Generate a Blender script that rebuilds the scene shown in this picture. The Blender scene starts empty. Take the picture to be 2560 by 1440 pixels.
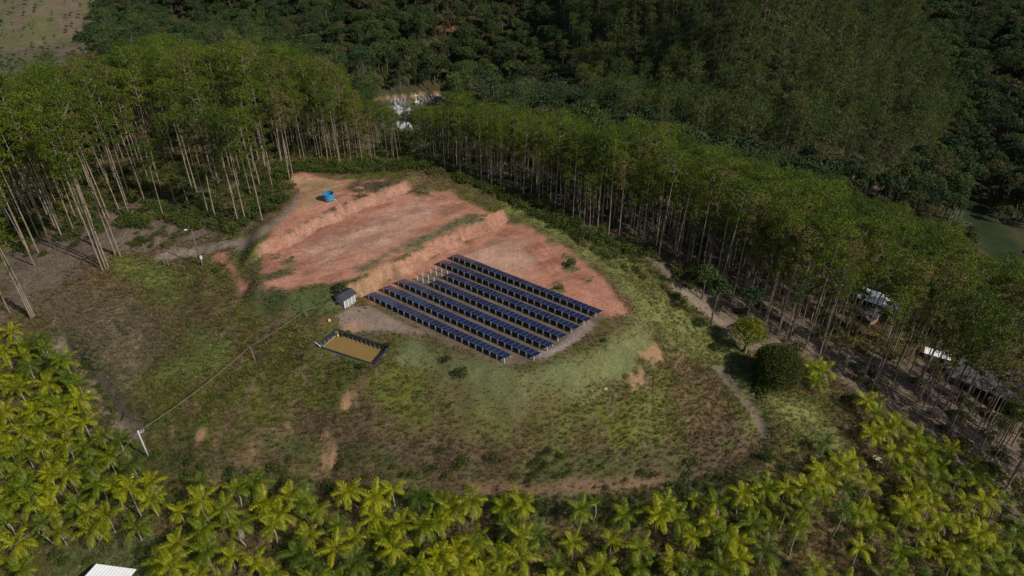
import bpy, math, random
import numpy as np
from mathutils import Vector

R = math.radians
PI = math.pi
random.seed(7)
rng = np.random.default_rng(11)
scene = bpy.context.scene

# ------------------------------------------------------------------ camera, sky, sun, exposure
CAM_H, PITCH, FPX = 75.0, R(34.1), 1750.0
cam_data = bpy.data.cameras.new('camera')
cam_data.sensor_width = 36.0
cam_data.lens = FPX / 2560 * 36
cam_data.clip_start = 0.5
cam_data.clip_end = 3000
camera = bpy.data.objects.new('camera', cam_data)
scene.collection.objects.link(camera)
camera.location = (0, 0, CAM_H)
camera.rotation_euler = (PI / 2 - PITCH, 0, 0)
scene.camera = camera

SUN_AZ, SUN_EL = R(122), R(38)      # azimuth clockwise from +Y (the view direction)
sun_vec = Vector((math.sin(SUN_AZ) * math.cos(SUN_EL), math.cos(SUN_AZ) * math.cos(SUN_EL), math.sin(SUN_EL)))
world = bpy.data.worlds.new('World')
scene.world = world
world.use_nodes = True
wn = world.node_tree
bg = wn.nodes['Background']
sky = wn.nodes.new('ShaderNodeTexSky')
sky.sky_type = 'NISHITA'
sky.sun_disc = False
sky.sun_elevation = SUN_EL
sky.sun_rotation = SUN_AZ
wn.links.new(sky.outputs[0], bg.inputs[0])
bg.inputs[1].default_value = 0.062
sun_data = bpy.data.lights.new('sun', 'SUN')
sun_data.energy = 3.0
sun_data.angle = R(0.6)
sun_data.color = (1.0, 0.93, 0.80)
sun = bpy.data.objects.new('sun', sun_data)
scene.collection.objects.link(sun)
sun.rotation_euler = sun_vec.to_track_quat('Z', 'Y').to_euler()
scene.view_settings.view_transform = 'Standard'
scene.view_settings.look = 'None'
scene.view_settings.gamma = 1
scene.view_settings.exposure = 0.35
scene.cycles.max_bounces = 5
scene.cycles.diffuse_bounces = 2
scene.cycles.glossy_bounces = 2
scene.cycles.transmission_bounces = 2
scene.cycles.transparent_max_bounces = 4

# ------------------------------------------------------------------ geometry of the view (to turn measured directions into ground points)
FW = np.array([0, math.cos(PITCH), -math.sin(PITCH)])
UP = np.array([0, math.sin(PITCH), math.cos(PITCH)])

def ray(u, v):
    return FW * FPX + np.array([1.0, 0, 0]) * (u - 1280) - UP * (v - 720)

def Pz(u, v, z=0.0):
    d = ray(u, v)
    return np.array([0, 0, CAM_H]) + d * ((z - CAM_H) / d[2])

def proj(p):
    """world points (n,3) -> u, v, depth"""
    p = np.atleast_2d(p).astype(float) - np.array([0, 0, CAM_H])
    dep = p @ FW
    dd = np.where(np.abs(dep) < 1e-3, 1e-3, dep)
    return 1280 + FPX * p[:, 0] / dd, 720 - FPX * (p @ UP) / dd, dep

# ------------------------------------------------------------------ numpy noise
def _hash(ix, iy, seed):
    h = (ix.astype(np.int64) * 374761393 + iy.astype(np.int64) * 668265263 + seed * 1442695041) & 0xFFFFFFFF
    h = ((h ^ (h >> 13)) * 1274126177) & 0xFFFFFFFF
    return ((h ^ (h >> 16)) & 0xFFFFFF) / float(0xFFFFFF)

def vnoise(x, y, s, seed=0):
    x = np.asarray(x) / s + 1000.5
    y = np.asarray(y) / s + 1000.5
    ix, iy = np.floor(x), np.floor(y)
    fx, fy = x - ix, y - iy
    fx, fy = fx * fx * (3 - 2 * fx), fy * fy * (3 - 2 * fy)
    a, b = _hash(ix, iy, seed), _hash(ix + 1, iy, seed)
    c, d = _hash(ix, iy + 1, seed), _hash(ix + 1, iy + 1, seed)
    return (a + (b - a) * fx) * (1 - fy) + (c + (d - c) * fx) * fy

def fbm(x, y, s, octv=4, seed=0):
    t, amp, tot = 0, 1.0, 0
    for o in range(octv):
        t = t + amp * vnoise(x + 17.3 * o, y - 9.1 * o, s / 2 ** o, seed + o)
        tot += amp
        amp *= 0.55
    return t / tot

def sstep(a, b, x):
    t = np.clip((x - a) / (b - a), 0, 1)
    return t * t * (3 - 2 * t)

# ------------------------------------------------------------------ terrain
CP = [(1250,750,0),(1000,760,0),(1450,700,0),(1100,860,-.3),(1300,930,-.6),(1480,870,-.3),(850,800,0),
 (1550,830,-1),(1500,920,-2.5),(1400,960,-2),(1580,740,-.5),(1650,760,-4),(1700,850,-7.5),(1800,900,-11),
 (1620,650,-3),(1500,590,-1.5),(1350,520,.5),(1250,470,2),(1150,430,3),(1050,400,3),
 (1200,1000,-3.2),(1200,1100,-9.5),(1200,1190,-14.5),(1200,1300,-17),(1200,1430,-19.5),
 (900,1000,-4.0),(900,1100,-9.8),(850,1180,-14),(850,1300,-16.8),(850,1430,-19.5),
 (1500,1050,-6),(1500,1150,-12),(1500,1230,-16),(1500,1400,-20),
 (1750,1000,-9.5),(1850,1100,-14.5),(1900,1200,-17.5),(2000,1300,-19),(2100,1430,-22),
 (600,900,-3.5),(600,1000,-6),(500,1080,-9),(370,1147,-12),(300,1250,-14.5),(200,1400,-18),(500,1300,-15),
 (700,780,-.8),(600,750,-1),(450,800,-3),(300,850,-5),(200,950,-8.5),(100,1000,-10.5),(0,1100,-13.5),(0,900,-9),(0,1300,-17.5),
 (265,680,-1.5),(100,700,-3.5),(0,700,-5),(80,800,-6.5),(500,640,0),(420,640,-.5),(400,560,1),(250,580,0),(0,560,-3),
 (820,500,5),(760,450,5),(650,420,4.5),(550,450,3.5),(900,600,2.6),(740,650,2.2),(600,690,.8),
 (400,450,2),(200,450,-1),(0,430,-5),(600,350,2),(400,300,-4),(200,250,-12),(0,220,-18),(800,380,3),(900,400,4),
 (600,200,-18),(500,150,-32),(800,250,-20),(1000,330,-8),(1200,400,-5),(1200,330,-22),(1400,470,-6),(1400,400,-18),(1400,330,-35),
 (1600,560,-7),(1700,600,-11),(1700,500,-24),(1700,420,-40),
 (1800,700,-11),(1850,820,-11.5),(1900,950,-12.5),(2000,1000,-16),(2150,1150,-21),(2300,1200,-24),(2560,1300,-30),(2400,1430,-27),
 (2000,850,-16),(2100,900,-20),(2200,960,-23),(2400,1100,-27),(2560,1200,-32),
 (2000,700,-24),(2200,760,-33),(2320,890,-32),(2450,980,-33),(2560,1050,-35),
 (2000,600,-33),(2200,620,-42),(2400,700,-43),(2560,800,-42),(2200,450,-48),(2400,500,-54),(2500,560,-54),(2560,450,-58),
 (2000,450,-42),(1900,300,-38),(1900,200,-25),(1900,100,-12),(1900,0,0),(2100,300,-42),(2100,100,-18),(2100,0,-8),
 (2300,300,-50),(2500,300,-55),(2500,100,-35),(2450,0,-25),(2300,100,-32),
 (1600,200,-38),(1600,300,-48),(1600,100,-24),(1600,0,-10),(1300,280,-55),(1300,200,-50),(1300,100,-36),(1300,0,-22),
 (1040,260,-58),(1100,230,-57),(1000,200,-50),(1000,100,-36),(1000,0,-22),(700,100,-45),(700,0,-28),(500,110,-47),(400,0,-33),
 (200,100,-40),(0,100,-37),(100,0,-26),(0,160,-38)]
pts = np.array([Pz(*c) for c in CP])
extra = np.array([[0,30,-24],[-90,25,-26],[90,30,-28],[180,50,-40],[0,-60,-40],[-200,-40,-40],[200,-40,-50],[-200,120,-18],[-260,250,-30],
 [320,200,-52],[300,330,-45],[-300,420,-40],[-450,500,-20],[0,700,30],[-300,750,20],[300,700,40],[500,450,-5],[550,200,-20],
 [0,1000,80],[-500,950,60],[500,950,90],[-550,100,-30],[-550,-60,-40],[550,-60,-50]], float)
pts = np.vstack([pts, extra])

def tps(xy, z, q):
    n = len(z)
    def K(a, b):
        r2 = ((a[:, None, :] - b[None, :, :]) ** 2).sum(-1)
        return 0.5 * r2 * np.log(r2 + 1e-9)
    S = 100.0
    a = xy / S
    M = np.zeros((n + 3, n + 3))
    M[:n, :n] = K(a, a) + np.eye(n) * 0.0015
    M[:n, n] = 1; M[:n, n + 1:] = a
    M[n, :n] = 1; M[n + 1:, :n] = a.T
    w = np.linalg.solve(M, np.concatenate([z, [0, 0, 0]]))
    out = np.empty(len(q))
    for i in range(0, len(q), 20000):
        b = q[i:i + 20000] / S
        out[i:i + 20000] = K(b, a) @ w[:n] + w[n] + b @ w[n + 1:]
    return out

def axis(lo, d0, d1, hi, fine, grow=1.06, cap=3.6):
    mid = list(np.arange(d0, d1, fine))
    r, s = [], fine
    x = d1
    while x < hi:
        r.append(x); s = min(s * grow, cap); x += s
    r.append(hi)
    l, s, x = [], fine, d0
    while True:
        s = min(s * grow, cap); x -= s
        if x <= lo: break
        l.append(x)
    return np.array([lo] + l[::-1] + mid + r)

GX = axis(-520, -78, 88, 520, 0.42)
GY = axis(-60, 50, 166, 980, 0.42)
XX, YY = np.meshgrid(GX, GY)
X, Y = XX.ravel(), YY.ravel()
Z = tps(pts[:, :2], pts[:, 2], np.stack([X, Y], 1))

def poly_sd(poly, x, y):
    """signed distance to a polygon, positive inside"""
    poly = np.asarray(poly)[:, :2]
    n = len(poly)
    best = np.full(x.shape, 1e9)
    inside = np.zeros(x.shape, bool)
    for i in range(n):
        ax, ay = poly[i]; bx, by = poly[(i + 1) % n]
        ex, ey = bx - ax, by - ay
        L = ex * ex + ey * ey + 1e-12
        t = np.clip(((x - ax) * ex + (y - ay) * ey) / L, 0, 1)
        best = np.minimum(best, np.hypot(x - ax - t * ex, y - ay - t * ey))
        c = ((ay > y) != (by > y))
        xi = ax + (y - ay) / (ey if abs(ey) > 1e-9 else 1e-9) * ex
        inside ^= c & (x < xi)
    return np.where(inside, best, -best)

def line_d(line, x, y):
    line = np.asarray(line)[:, :2]
    best = np.full(x.shape, 1e9)
    for i in range(len(line) - 1):
        ax, ay = line[i]; ex, ey = line[i + 1] - line[i]
        t = np.clip(((x - ax) * ex + (y - ay) * ey) / (ex * ex + ey * ey + 1e-12), 0, 1)
        best = np.minimum(best, np.hypot(x - ax - t * ex, y - ay - t * ey))
    return best

# earthworks: level pad, upper terrace and tank shelf with two cut banks between
def bank(foot, rise, width, x, y):
    f = np.asarray(foot)[:, :2]
    d = f[-1] - f[0]; d = d / np.hypot(*d)
    nrm = np.array([-d[1], d[0]])
    a = (x - f[0, 0]) * d[0] + (y - f[0, 1]) * d[1]
    b = (x - f[0, 0]) * nrm[0] + (y - f[0, 1]) * nrm[1]
    fa = (f - f[0]) @ d; fb = (f - f[0]) @ nrm
    s = b - np.interp(a, fa, fb) + (vnoise(x, y, 4.5, 4) - .5) * 1.3 + (vnoise(x, y, 1.6, 5) - .5) * .7 + (vnoise(a * 1.0, b * .12, .55, 6) - .5) * .9
    return rise * sstep(0, width, s), s

foot1 = [Pz(880, 752), Pz(905, 742), Pz(955, 712), Pz(1010, 688), Pz(1060, 660), Pz(1110, 634), Pz(1160, 608), Pz(1218, 582)]
foot2 = [Pz(660, 640, 2.5), Pz(710, 620, 2.5), Pz(760, 594, 2.5), Pz(830, 560, 2.5), Pz(900, 527, 2.5), Pz(1000, 486, 2.5)]
h1, s1 = bank(foot1, 2.5, 1.9, X, Y)
h2, s2 = bank(foot2, 2.0, 1.9, X, Y)
works = [Pz(*c) for c in [(840,790,0),(860,835,0),(990,835,0),(1080,862,0),(1200,905,0),(1290,922,0),(1400,905,0),(1500,850,0),(1560,800,0),(1555,750,0),
         (1480,690,0),(1420,640,0),(1330,590,0),(1250,540,1),(1180,510,2),(1110,485,3),(1040,462,4),(940,450,5),(840,452,5),(760,455,5),(735,500,5),(660,560,5),
         (655,640,2.5),(660,705,2.5),(725,728,2.5),(830,715,2.5),(880,730,1)]]
wsd = poly_sd(works, X, Y)
lev = h1 + h2
# banks fade out toward their far ends
w = sstep(-5.0, 0.0, wsd)
Z = Z * (1 - w) + lev * w
POND = [Pz(797, 866, -1.0), Pz(842, 837, -1.7), Pz(966, 873, -1.2), Pz(934, 908, -.75)]
psd = poly_sd(POND, X, Y)
zp = -0.75
w = sstep(-4.5, -0.6, psd)
Z = Z * (1 - w) + zp * w
Z = np.where(psd > 0.05, -2.6, Z)
# lower track cut into the right flank and erosion marks
rough = (fbm(X, Y, 9, 4, 21) - .5) * 1.5 + (fbm(X, Y, 2.2, 3, 31) - .5) * .55
farr = (fbm(X, Y, 60, 3, 41) - .5) * 10
wd = sstep(0.5, -6, wsd) * sstep(0.5, -3.5, psd)
Z = Z + rough * wd + farr * sstep(190, 300, Y)
micro = (fbm(X, Y, 1.6, 3, 51) - .5) * .12
Z = Z + micro * (psd < -1.5)
ZZ = Z.reshape(XX.shape)

def gz(x, y):
    x = np.atleast_1d(np.asarray(x, float)); y = np.atleast_1d(np.asarray(y, float))
    i = np.clip(np.searchsorted(GX, x) - 1, 0, len(GX) - 2)
    j = np.clip(np.searchsorted(GY, y) - 1, 0, len(GY) - 2)
    fx = np.clip((x - GX[i]) / (GX[i + 1] - GX[i]), 0, 1)
    fy = np.clip((y - GY[j]) / (GY[j + 1] - GY[j]), 0, 1)
    return (ZZ[j, i] * (1 - fx) + ZZ[j, i + 1] * fx) * (1 - fy) + (ZZ[j + 1, i] * (1 - fx) + ZZ[j + 1, i + 1] * fx) * fy

def G(u, v, h=0.0):
    """ground point seen in direction (u, v); h: the point seen is h metres above its ground"""
    d = ray(u, v); d = d / np.linalg.norm(d)
    t = np.arange(60, 900, 0.5)
    px, py, pz = d[0] * t, d[1] * t, CAM_H + d[2] * t
    below = pz < gz(px, py) + h
    k = int(np.argmax(below)) if below.any() else len(t) - 1
    a, b = t[max(k - 1, 0)], t[k]
    for _ in range(12):
        m = (a + b) / 2
        if CAM_H + d[2] * m < gz(d[0] * m, d[1] * m)[0] + h: b = m
        else: a = m
    x, y = d[0] * b, d[1] * b
    return np.array([x, y, gz(x, y)[0]])

def GP(poly):
    return np.array([G(*p) for p in poly])

# contour track worn round the foot of the knoll
BENCH = GP([(145,862),(205,925),(262,1000),(305,1055),(350,1092),(440,1120),(560,1140),(700,1160),(830,1180),(960,1200),(1100,1218),(1250,1228),(1400,1226),(1540,1215),(1680,1197),(1790,1170),(1870,1130),(1905,1085),(1893,1035),(1850,985),(1800,930)])
bd = line_d(BENCH, X, Y)
Z = Z - 1.0 * np.exp(-(bd / 1.5) ** 2) + .5 * np.exp(-((bd - 3.2) / 1.4) ** 2)
ZZ = Z.reshape(XX.shape)
# gullies in the front slope
for gu in ([(822, 1108), (818, 1130), (826, 1150), (830, 1165)], [(842, 1118), (838, 1150)], [(865, 1020), (885, 1005), (905, 1015), (915, 1030)],
           [(160, 860), (210, 910), (260, 985), (300, 1040)]):
    dd = line_d(GP(gu), X, Y)
    Z = Z - 0.9 * sstep(.9, .1, dd)
ZZ = Z.reshape(XX.shape)

# ------------------------------------------------------------------ ground colours (what the soil and turf are made of)
def C(*c): return np.array(c, float)
n1 = fbm(X, Y, 14, 5, 60); n2 = fbm(X, Y, 5, 4, 70); n3 = fbm(X, Y, 1.4, 3, 80); n4 = fbm(X, Y, 28, 4, 90)
OLIVE, DRY, DKGREEN = C(.090, .098, .020), C(.128, .090, .043), C(.050, .063, .013)
tmix = sstep(.42, .58, n1 * .4 + n2 * .3 + n3 * .3)[:, None]
col = OLIVE * (1 - tmix) + DRY * tmix
k = (sstep(.54, .74, n2 * .6 + n3 * .4) * .8)[:, None]; col = col * (1 - k) + DKGREEN * k
k = sstep(.62, .75, n3)[:, None] * .5; col = col * (1 - k) + C(.20, .145, .10) * k
mask_veg = np.ones(len(X))      # where tufts may stand
def paint(c, m, veg=None, var=.25, seed=0):
    global col, mask_veg
    m = np.clip(m, 0, 1)
    nn = (fbm(X, Y, 3.5, 4, 200 + seed) - .5)[:, None] * 2 * var
    cc = np.asarray(c) * (1 + nn)
    col = col * (1 - m[:, None]) + cc * m[:, None]
    if veg is not None: mask_veg = mask_veg * (1 - m) + veg * m
def region(poly, feather=1.5, ragged=2.0, seed=0, world=False):
    P = np.asarray(poly) if world else GP(poly)
    sd = poly_sd(P, X, Y) + (fbm(X, Y, 5, 4, 300 + seed) - .5) * 2 * ragged
    return sstep(-feather, feather, sd)
def track(line, width, feather=.8, ragged=.8, seed=0):
    return sstep(feather, -feather, line_d(GP(line), X, Y) - width + (fbm(X, Y, 3, 3, 400 + seed) - .5) * 2 * ragged)

RED, PINK, TAN, LITTER, GREY = C(.385, .186, .123), C(.41, .235, .17), C(.34, .22, .12), C(.142, .108, .080), C(.235, .185, .145)
# far ground
farm = sstep(170, 230, Y)
paint(C(.05, .05, .022), farm, .3, .3, 1)
# leaf litter under the eucalyptus, left and right
paint(LITTER, region([(0,650),(160,560),(420,470),(700,420),(640,560),(560,575),(420,625),(250,640),(100,760),(0,800)], 3, 4, 1), .45, .3, 2)
paint(LITTER * 1.05, region([(1560,615),(1700,650),(1800,700),(1950,790),(2100,860),(2300,900),(2560,1000),(2560,1330),(2350,1120),(2180,1010),(2080,940),(2000,880),(1930,900),(1870,860),(1800,800),(1740,740),(1660,700),(1600,640)], 2, 2.5, 2), .25, .3, 3)
paint(LITTER * .9, region([(1150,440),(1300,400),(1600,480),(1900,560),(2200,720),(2000,860),(1700,650),(1450,590),(1300,520)], 2, 2, 3), .3, .3, 4)
# greener turf: below the panels, right flank, lower left
paint(C(.128, .138, .058), region([(1000,850),(1150,880),(1290,925),(1420,900),(1520,845),(1590,800),(1640,870),(1600,930),(1480,1000),(1300,1010),(1120,960),(1010,900)], 2.5, 3, 4), .35, .2, 5)
paint(C(.150, .158, .052), region([(1230,500),(1330,520),(1480,590),(1600,660),(1700,760),(1830,850),(1920,960),(2040,1010),(2150,1150),(2100,1200),(1960,1060),(1850,960),(1700,880),(1640,840),(1590,770),(1500,670),(1390,600),(1290,545)], 2, 3, 5), .9, .5, 6)
paint(C(.115, .135, .036), region([(560,860),(480,820),(420,900),(380,960),(470,970),(560,930)], 2.5, 3, 6), .9, .3, 7)
paint(C(.120, .140, .034), region([(290,640),(350,640),(480,700),(440,760),(350,720),(290,680)], 2, 3, 7), .9, .3, 8)
paint(C(.07, .085, .03), region([(640,740),(840,720),(850,780),(760,800),(640,790)], 2, 2.5, 8), .9, .3, 9)
paint(C(.135, .110, .066), region([(90,740),(300,720),(420,790),(380,880),(300,990),(220,940),(150,850)], 3, 4, 9), .9, .25, 10)
paint(C(.098, .068, .042), region([(760,1040),(1000,1060),(1150,1110),(1400,1140),(1700,1060),(1900,1090),(1900,1190),(1500,1225),(1100,1220),(850,1175),(700,1120)], 3, 5, 10) * sstep(.28, .5, fbm(X, Y, 6, 5, 611)), 1, .35, 11)
paint(C(.062, .070, .022), region([(360,1120),(800,1160),(1100,1205),(1500,1220),(1880,1190),(2000,1260),(1500,1330),(800,1260),(400,1200)], 3, 4, 45) * sstep(.3, .55, fbm(X, Y, 5, 5, 612)), 1, .3, 46)
paint(C(.115, .125, .034), region([(1050,1010),(1250,1040),(1500,1000),(1640,1010),(1600,1080),(1400,1110),(1150,1090)], 3, 5, 47) * sstep(.42, .6, fbm(X, Y, 5, 5, 613)), 1, .35, 47)
paint(C(.095, .110, .040), region([(190,1345),(300,1320),(420,1330),(470,1440),(430,1500),(120,1500),(150,1400)], 2, 3, 48), 1, .3, 48)
# tracks
paint(GREY * .9, track([(405,640),(470,632),(560,612),(640,590),(700,560),(745,510),(770,480)], 1.7, 1, .8, 1), .1, .15, 12)
paint(GREY * .75, track([(150,858),(210,925),(270,1010),(310,1065),(350,1090)], 1.3, 1, 1, 2), .25, .15, 13)
paint(GREY * .85, track([(1690,715),(1740,750),(1790,800),(1850,850),(1900,870)], 1.8, 1, 1, 3), .15, .2, 14)
paint(GREY * .7, track([(1560,625),(1630,640),(1700,670),(1760,720)], 1.2, 1, 1, 4), .2, .2, 15)
paint(GREY * .72, track([(1800,930),(1850,1000),(1895,1050),(1905,1090)], 1.1, .8, .8, 5), .15, .15, 16)
paint(C(.19, .12, .075), track([(1180,1225),(1380,1225),(1520,1215),(1640,1205)], .5, .5, .7, 6), .3, .15, 17)
# red earth
paint(RED * .95, track([(548,640),(575,668),(592,690),(608,722)], .8, .8, 1.0, 38), .05, .15, 38)
paint(RED, region([(660,638),(640,672),(665,718),(722,726),(800,712),(900,690),(960,660),(1050,620),(1190,560),(1225,575),(1240,545),(1180,510),(1120,480),(1020,460),(940,450),(830,450),(740,430),(680,420),(650,430),(720,450),(760,480),(745,520),(680,580)], .9, 1.3, 11), .02, .16, 18)
paint(RED * C(1.02,.98,.98), region([(900,740),(1000,690),(1110,635),(1215,578),(1240,545),(1300,560),(1380,600),(1440,640),(1500,690),(1560,760),(1575,790),(1500,790),(1300,700),(1130,640),(1000,760),(930,760)], 1.0, 1.2, 12), .02, .16, 19)
paint(TAN, region([(700,440),(830,450),(860,462),(800,500),(780,520),(745,530),(770,480),(730,455),(655,432),(670,424)], .8, .8, 13), .02, .12, 20)
paint(PINK, region([(760,620),(900,560),(1060,500),(1120,520),(960,610),(820,660)], 3, 4, 14), .02, .15, 21)
paint(PINK, region([(1150,640),(1230,590),(1290,600),(1350,650),(1300,680),(1200,660)], 2.5, 3, 15), .02, .15, 22)
# worn earth under and between the tables, pale gravel along their right ends
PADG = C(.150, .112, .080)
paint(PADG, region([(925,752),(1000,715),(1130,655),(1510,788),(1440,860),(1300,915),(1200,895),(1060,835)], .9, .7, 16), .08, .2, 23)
paint(C(.27, .215, .185), track([(1350,892),(1400,868),(1440,842),(1475,812)], .8, .5, .6, 17), .05, .2, 24)
paint(C(.235, .175, .135), region([(845,790),(880,765),(930,765),(1060,835),(1000,832),(860,830)], .7, .6, 18), .03, .2, 25)
paint(C(.32, .18, .125), region([(850,805),(900,800),(930,818),(870,826)], .9, 1.2, 19), .03, .2, 26)
paint(C(.13, .12, .062), region([(900,690),(960,655),(1060,612),(1150,572),(1190,555),(1170,540),(1080,575),(960,630),(880,670)], 1.2, 2.2, 20) * sstep(.15,.45,fbm(X,Y,3,4,620)), .55, .3, 27)
paint(C(.085, .066, .040), region([(690,606),(760,560),(830,520),(880,495),(860,470),(900,450),(1000,452),(1060,470),(1080,490),(1000,482),(920,505),(820,550),(740,590)], 1.2, 1.8, 21) * sstep(.15,.42,fbm(X,Y,3,4,621)), 1, .3, 28)
paint(C(.10, .095, .045), region([(575,640),(620,625),(660,660),(700,690),(640,695),(590,680)], 1.2, 2.2, 22) * sstep(.35,.6,fbm(X,Y,3,4,622)), .7, .3, 29)
paint(C(.10, .095, .045), region([(650,690),(720,670),(730,685),(660,705)], .6, .7, 23), .6, .25, 30)
for i_, (uv, r) in enumerate([((1425,650),1.6),((1432,672),1.8),((1415,640),1.0),((1390,722),1.6),((1410,728),1.1),((1500,640),1.4),((1380,605),1.2),((1465,700),.9),((1530,700),1.2),((720,655),1.3),((690,640),1.2),((745,668),.9),((1195,545),2.2),((1060,480),1.6),((1440,600),1.3)]):
    p = G(*uv); dd = np.hypot(X - p[0], Y - p[1]) + (fbm(X, Y, 1.6, 4, 640 + i_) - .5) * 3.2
    paint(C(.115, .118, .05), sstep(r + .5, r - .6, dd) * sstep(.3, .5, fbm(X, Y, .9, 3, 660)), .9, .35, 31)
redm = sstep(.2, .3, col[:, 0]) * sstep(-2, 1, wsd)
streak = fbm(X * .83 + Y * .56, (Y * .83 - X * .56) * 3.2, 7, 5, 710)
paint(col * C(1.12, 1.15, 1.18), redm * sstep(.52, .66, streak), None, .06, 35)
paint(col * C(.74, .70, .70), redm * sstep(.48, .34, streak) * .8, None, .06, 36)
for tr_, w_ in (([(1235,560),(1300,590),(1360,640),(1400,690)],.18),([(1222,566),(1290,600),(1345,650),(1385,700)],.18),([(1290,575),(1350,610),(1400,660)],.16),([(1440,735),(1490,745),(1530,765)],.15),([(780,600),(850,640),(905,665)],.25),([(1085,492),(1180,525),(1240,552)],.2),([(1095,486),(1190,518),(1250,545)],.2)):
    paint(col * C(.78, .74, .74), track(tr_, w_, .25, .2, 37) * .8, None, .05, 37)
bd2 = bd + (fbm(X, Y, 2.5, 4, 940) - .5) * 1.6
paint(C(.120, .086, .052), sstep(.9, .2, bd2) * sstep(.35, .5, fbm(X, Y, 6, 3, 941)) * .5, .5, .2, 39)
paint(C(.07, .08, .028), sstep(1.2, 1.8, bd2) * sstep(4.0, 2.2, bd2) * sstep(.3, .5, fbm(X, Y, 5, 3, 942)) * .7, 1, .25, 40)
# bare cut faces
faces = (s1 > -.1) & (s1 < 2.0)
m = sstep(-.3, .1, s1) * sstep(2.1, 1.5, s1) * sstep(-1.5, 0, wsd)
rr = (fbm(X, Y, 3.5, 3, 77) * .5 + vnoise(X * .82 + Y * .57, Y * .2, .7, 78) * .5)[:, None]
fx = sstep(-32, -16, X)[:, None]
paint((C(.285, .18, .105) * (1 - fx) + C(.33, .17, .12) * fx) * (.65 + .6 * rr), m, 0, .12, 33)
m2 = sstep(-.3, .1, s2) * sstep(2.1, 1.2, s2) * sstep(.25, .5, fbm(X, Y, 3.5, 4, 911)) * sstep(-1.5, 0, wsd)
paint(C(.33, .18, .13) * (.8 + .4 * rr), m2 * .85, 0.1, .15, 34)
# small bare scars
for i, (uv, r) in enumerate([((1637,880),1.1),((1615,888),.8),((1605,925),.5),((1585,955),.6),((1597,940),.5),((888,1003),.7),((868,1018),.5),((812,1130),.5),((833,1128),.45),((829,1150),.5),((430,1080),.35),((500,1093),.25),((535,1097),.25),((630,1120),.2),((680,1120),.2),((720,1075),.3)]):
    p = G(*uv)
    paint(C(.29, .175, .10), sstep(r + .6, r - .5, np.hypot(X - p[0], (Y - p[1]) * .7) + (fbm(X, Y, 1.5, 4, 500 + i) - .5) * 2.6), 0, .2, 40 + i)
# far clearings
GRASSHILL = region([(-60,30),(-60,250),(80,250),(150,240),(225,205),(260,150),(270,60),(290,-60),(-60,-80)], 6, 9, 30)
paint(C(.135, .105, .072), GRASSHILL, .35, .35, 60)
k = GRASSHILL * sstep(.40, .56, fbm(X, Y, 16, 6, 333)); paint(C(.10, .105, .045), k * .9, .6, .2, 61)
LEFTGAP = region([(-40,186),(90,188),(140,205),(60,212),(-40,214)], 3, 3, 31); paint(C(.24, .16, .13), LEFTGAP, .1, .15, 62)
CEM = region([(940,258),(1000,246),(1060,240),(1110,240),(1120,255),(1080,285),(1060,330),(960,330)], 3, 2, 32); paint(C(.095, .092, .050), CEM, .1, .2, 63)
ROADF = track([(870,250),(920,247),(990,242),(1050,237),(1110,234),(1145,240),(1165,252)], 1.0, .6, .5, 33); paint(C(.27, .165, .095), ROADF, 0, .1, 64)
SCAR1 = region([(1085,82),(1110,62),(1135,55),(1138,70),(1105,75),(1092,88)], 2, 2, 34); paint(C(.33, .12, .06), SCAR1, 0, .2, 65)
SCAR2 = region([(425,75),(445,58),(490,68),(495,80),(460,80)], 3, 3, 35); paint(C(.27, .14, .10), SCAR2, 0, .2, 66)
SCAR3 = track([(1345,105),(1400,120),(1450,135)], 2.0, 1, .8, 36); paint(C(.17, .06, .035), SCAR3, 0, .2, 67)
VALLEY = region([(2400,520),(2440,460),(2480,540),(2560,620),(2560,690),(2480,650),(2440,600)], 3, 3, 37); paint(C(.022, .034, .012), VALLEY, .4, .2, 68)
BARE = region([(2040,420),(2180,425),(2240,470),(2200,490),(2100,470),(2040,440)], 4, 4, 38); paint(C(.17, .12, .095), BARE, .1, .2, 69)
YARD = region([(2120,740),(2260,790),(2420,930),(2560,1000),(2560,800),(2400,700),(2250,650)], 5, 5, 39); paint(C(.06, .066, .026), YARD * .9, .5, .4, 70)

# ------------------------------------------------------------------ material helpers
def mat(name, rough=.8):
    m = bpy.data.materials.new(name); m.use_nodes = True
    nt = m.node_tree; b = nt.nodes['Principled BSDF']
    b.inputs['Roughness'].default_value = rough
    return m, nt, b
def N(nt, kind, **kw):
    n = nt.nodes.new('ShaderNode' + kind)
    for k, v in kw.items(): setattr(n, k, v)
    return n
def plain(name, c, rough=.7, var=.25, scale=3.0, metal=0.0, spec=None, bump=0.0):
    m, nt, b = mat(name, rough)
    tc = N(nt, 'TexCoord'); no = N(nt, 'TexNoise'); no.inputs['Scale'].default_value = scale; no.inputs['Detail'].default_value = 6
    nt.links.new(tc.outputs['Object'], no.inputs['Vector'])
    mr = N(nt, 'MapRange'); mr.inputs[1].default_value = .3; mr.inputs[2].default_value = .7
    mr.inputs[3].default_value = 1 - var; mr.inputs[4].default_value = 1 + var
    nt.links.new(no.outputs[0], mr.inputs[0])
    mx = N(nt, 'Mix', data_type='RGBA', blend_type='MULTIPLY'); mx.inputs[0].default_value = 1
    mx.inputs[6].default_value = (*c, 1)
    nt.links.new(mr.outputs[0], mx.inputs[7]); nt.links.new(mx.outputs[2], b.inputs['Base Color'])
    b.inputs['Metallic'].default_value = metal
    if spec is not None: b.inputs['Specular IOR Level'].default_value = spec
    if bump:
        bp = N(nt, 'Bump'); bp.inputs['Strength'].default_value = bump; bp.inputs['Distance'].default_value = .05
        nt.links.new(no.outputs[0], bp.inputs['Height']); nt.links.new(bp.outputs[0], b.inputs['Normal'])
    return m
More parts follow.
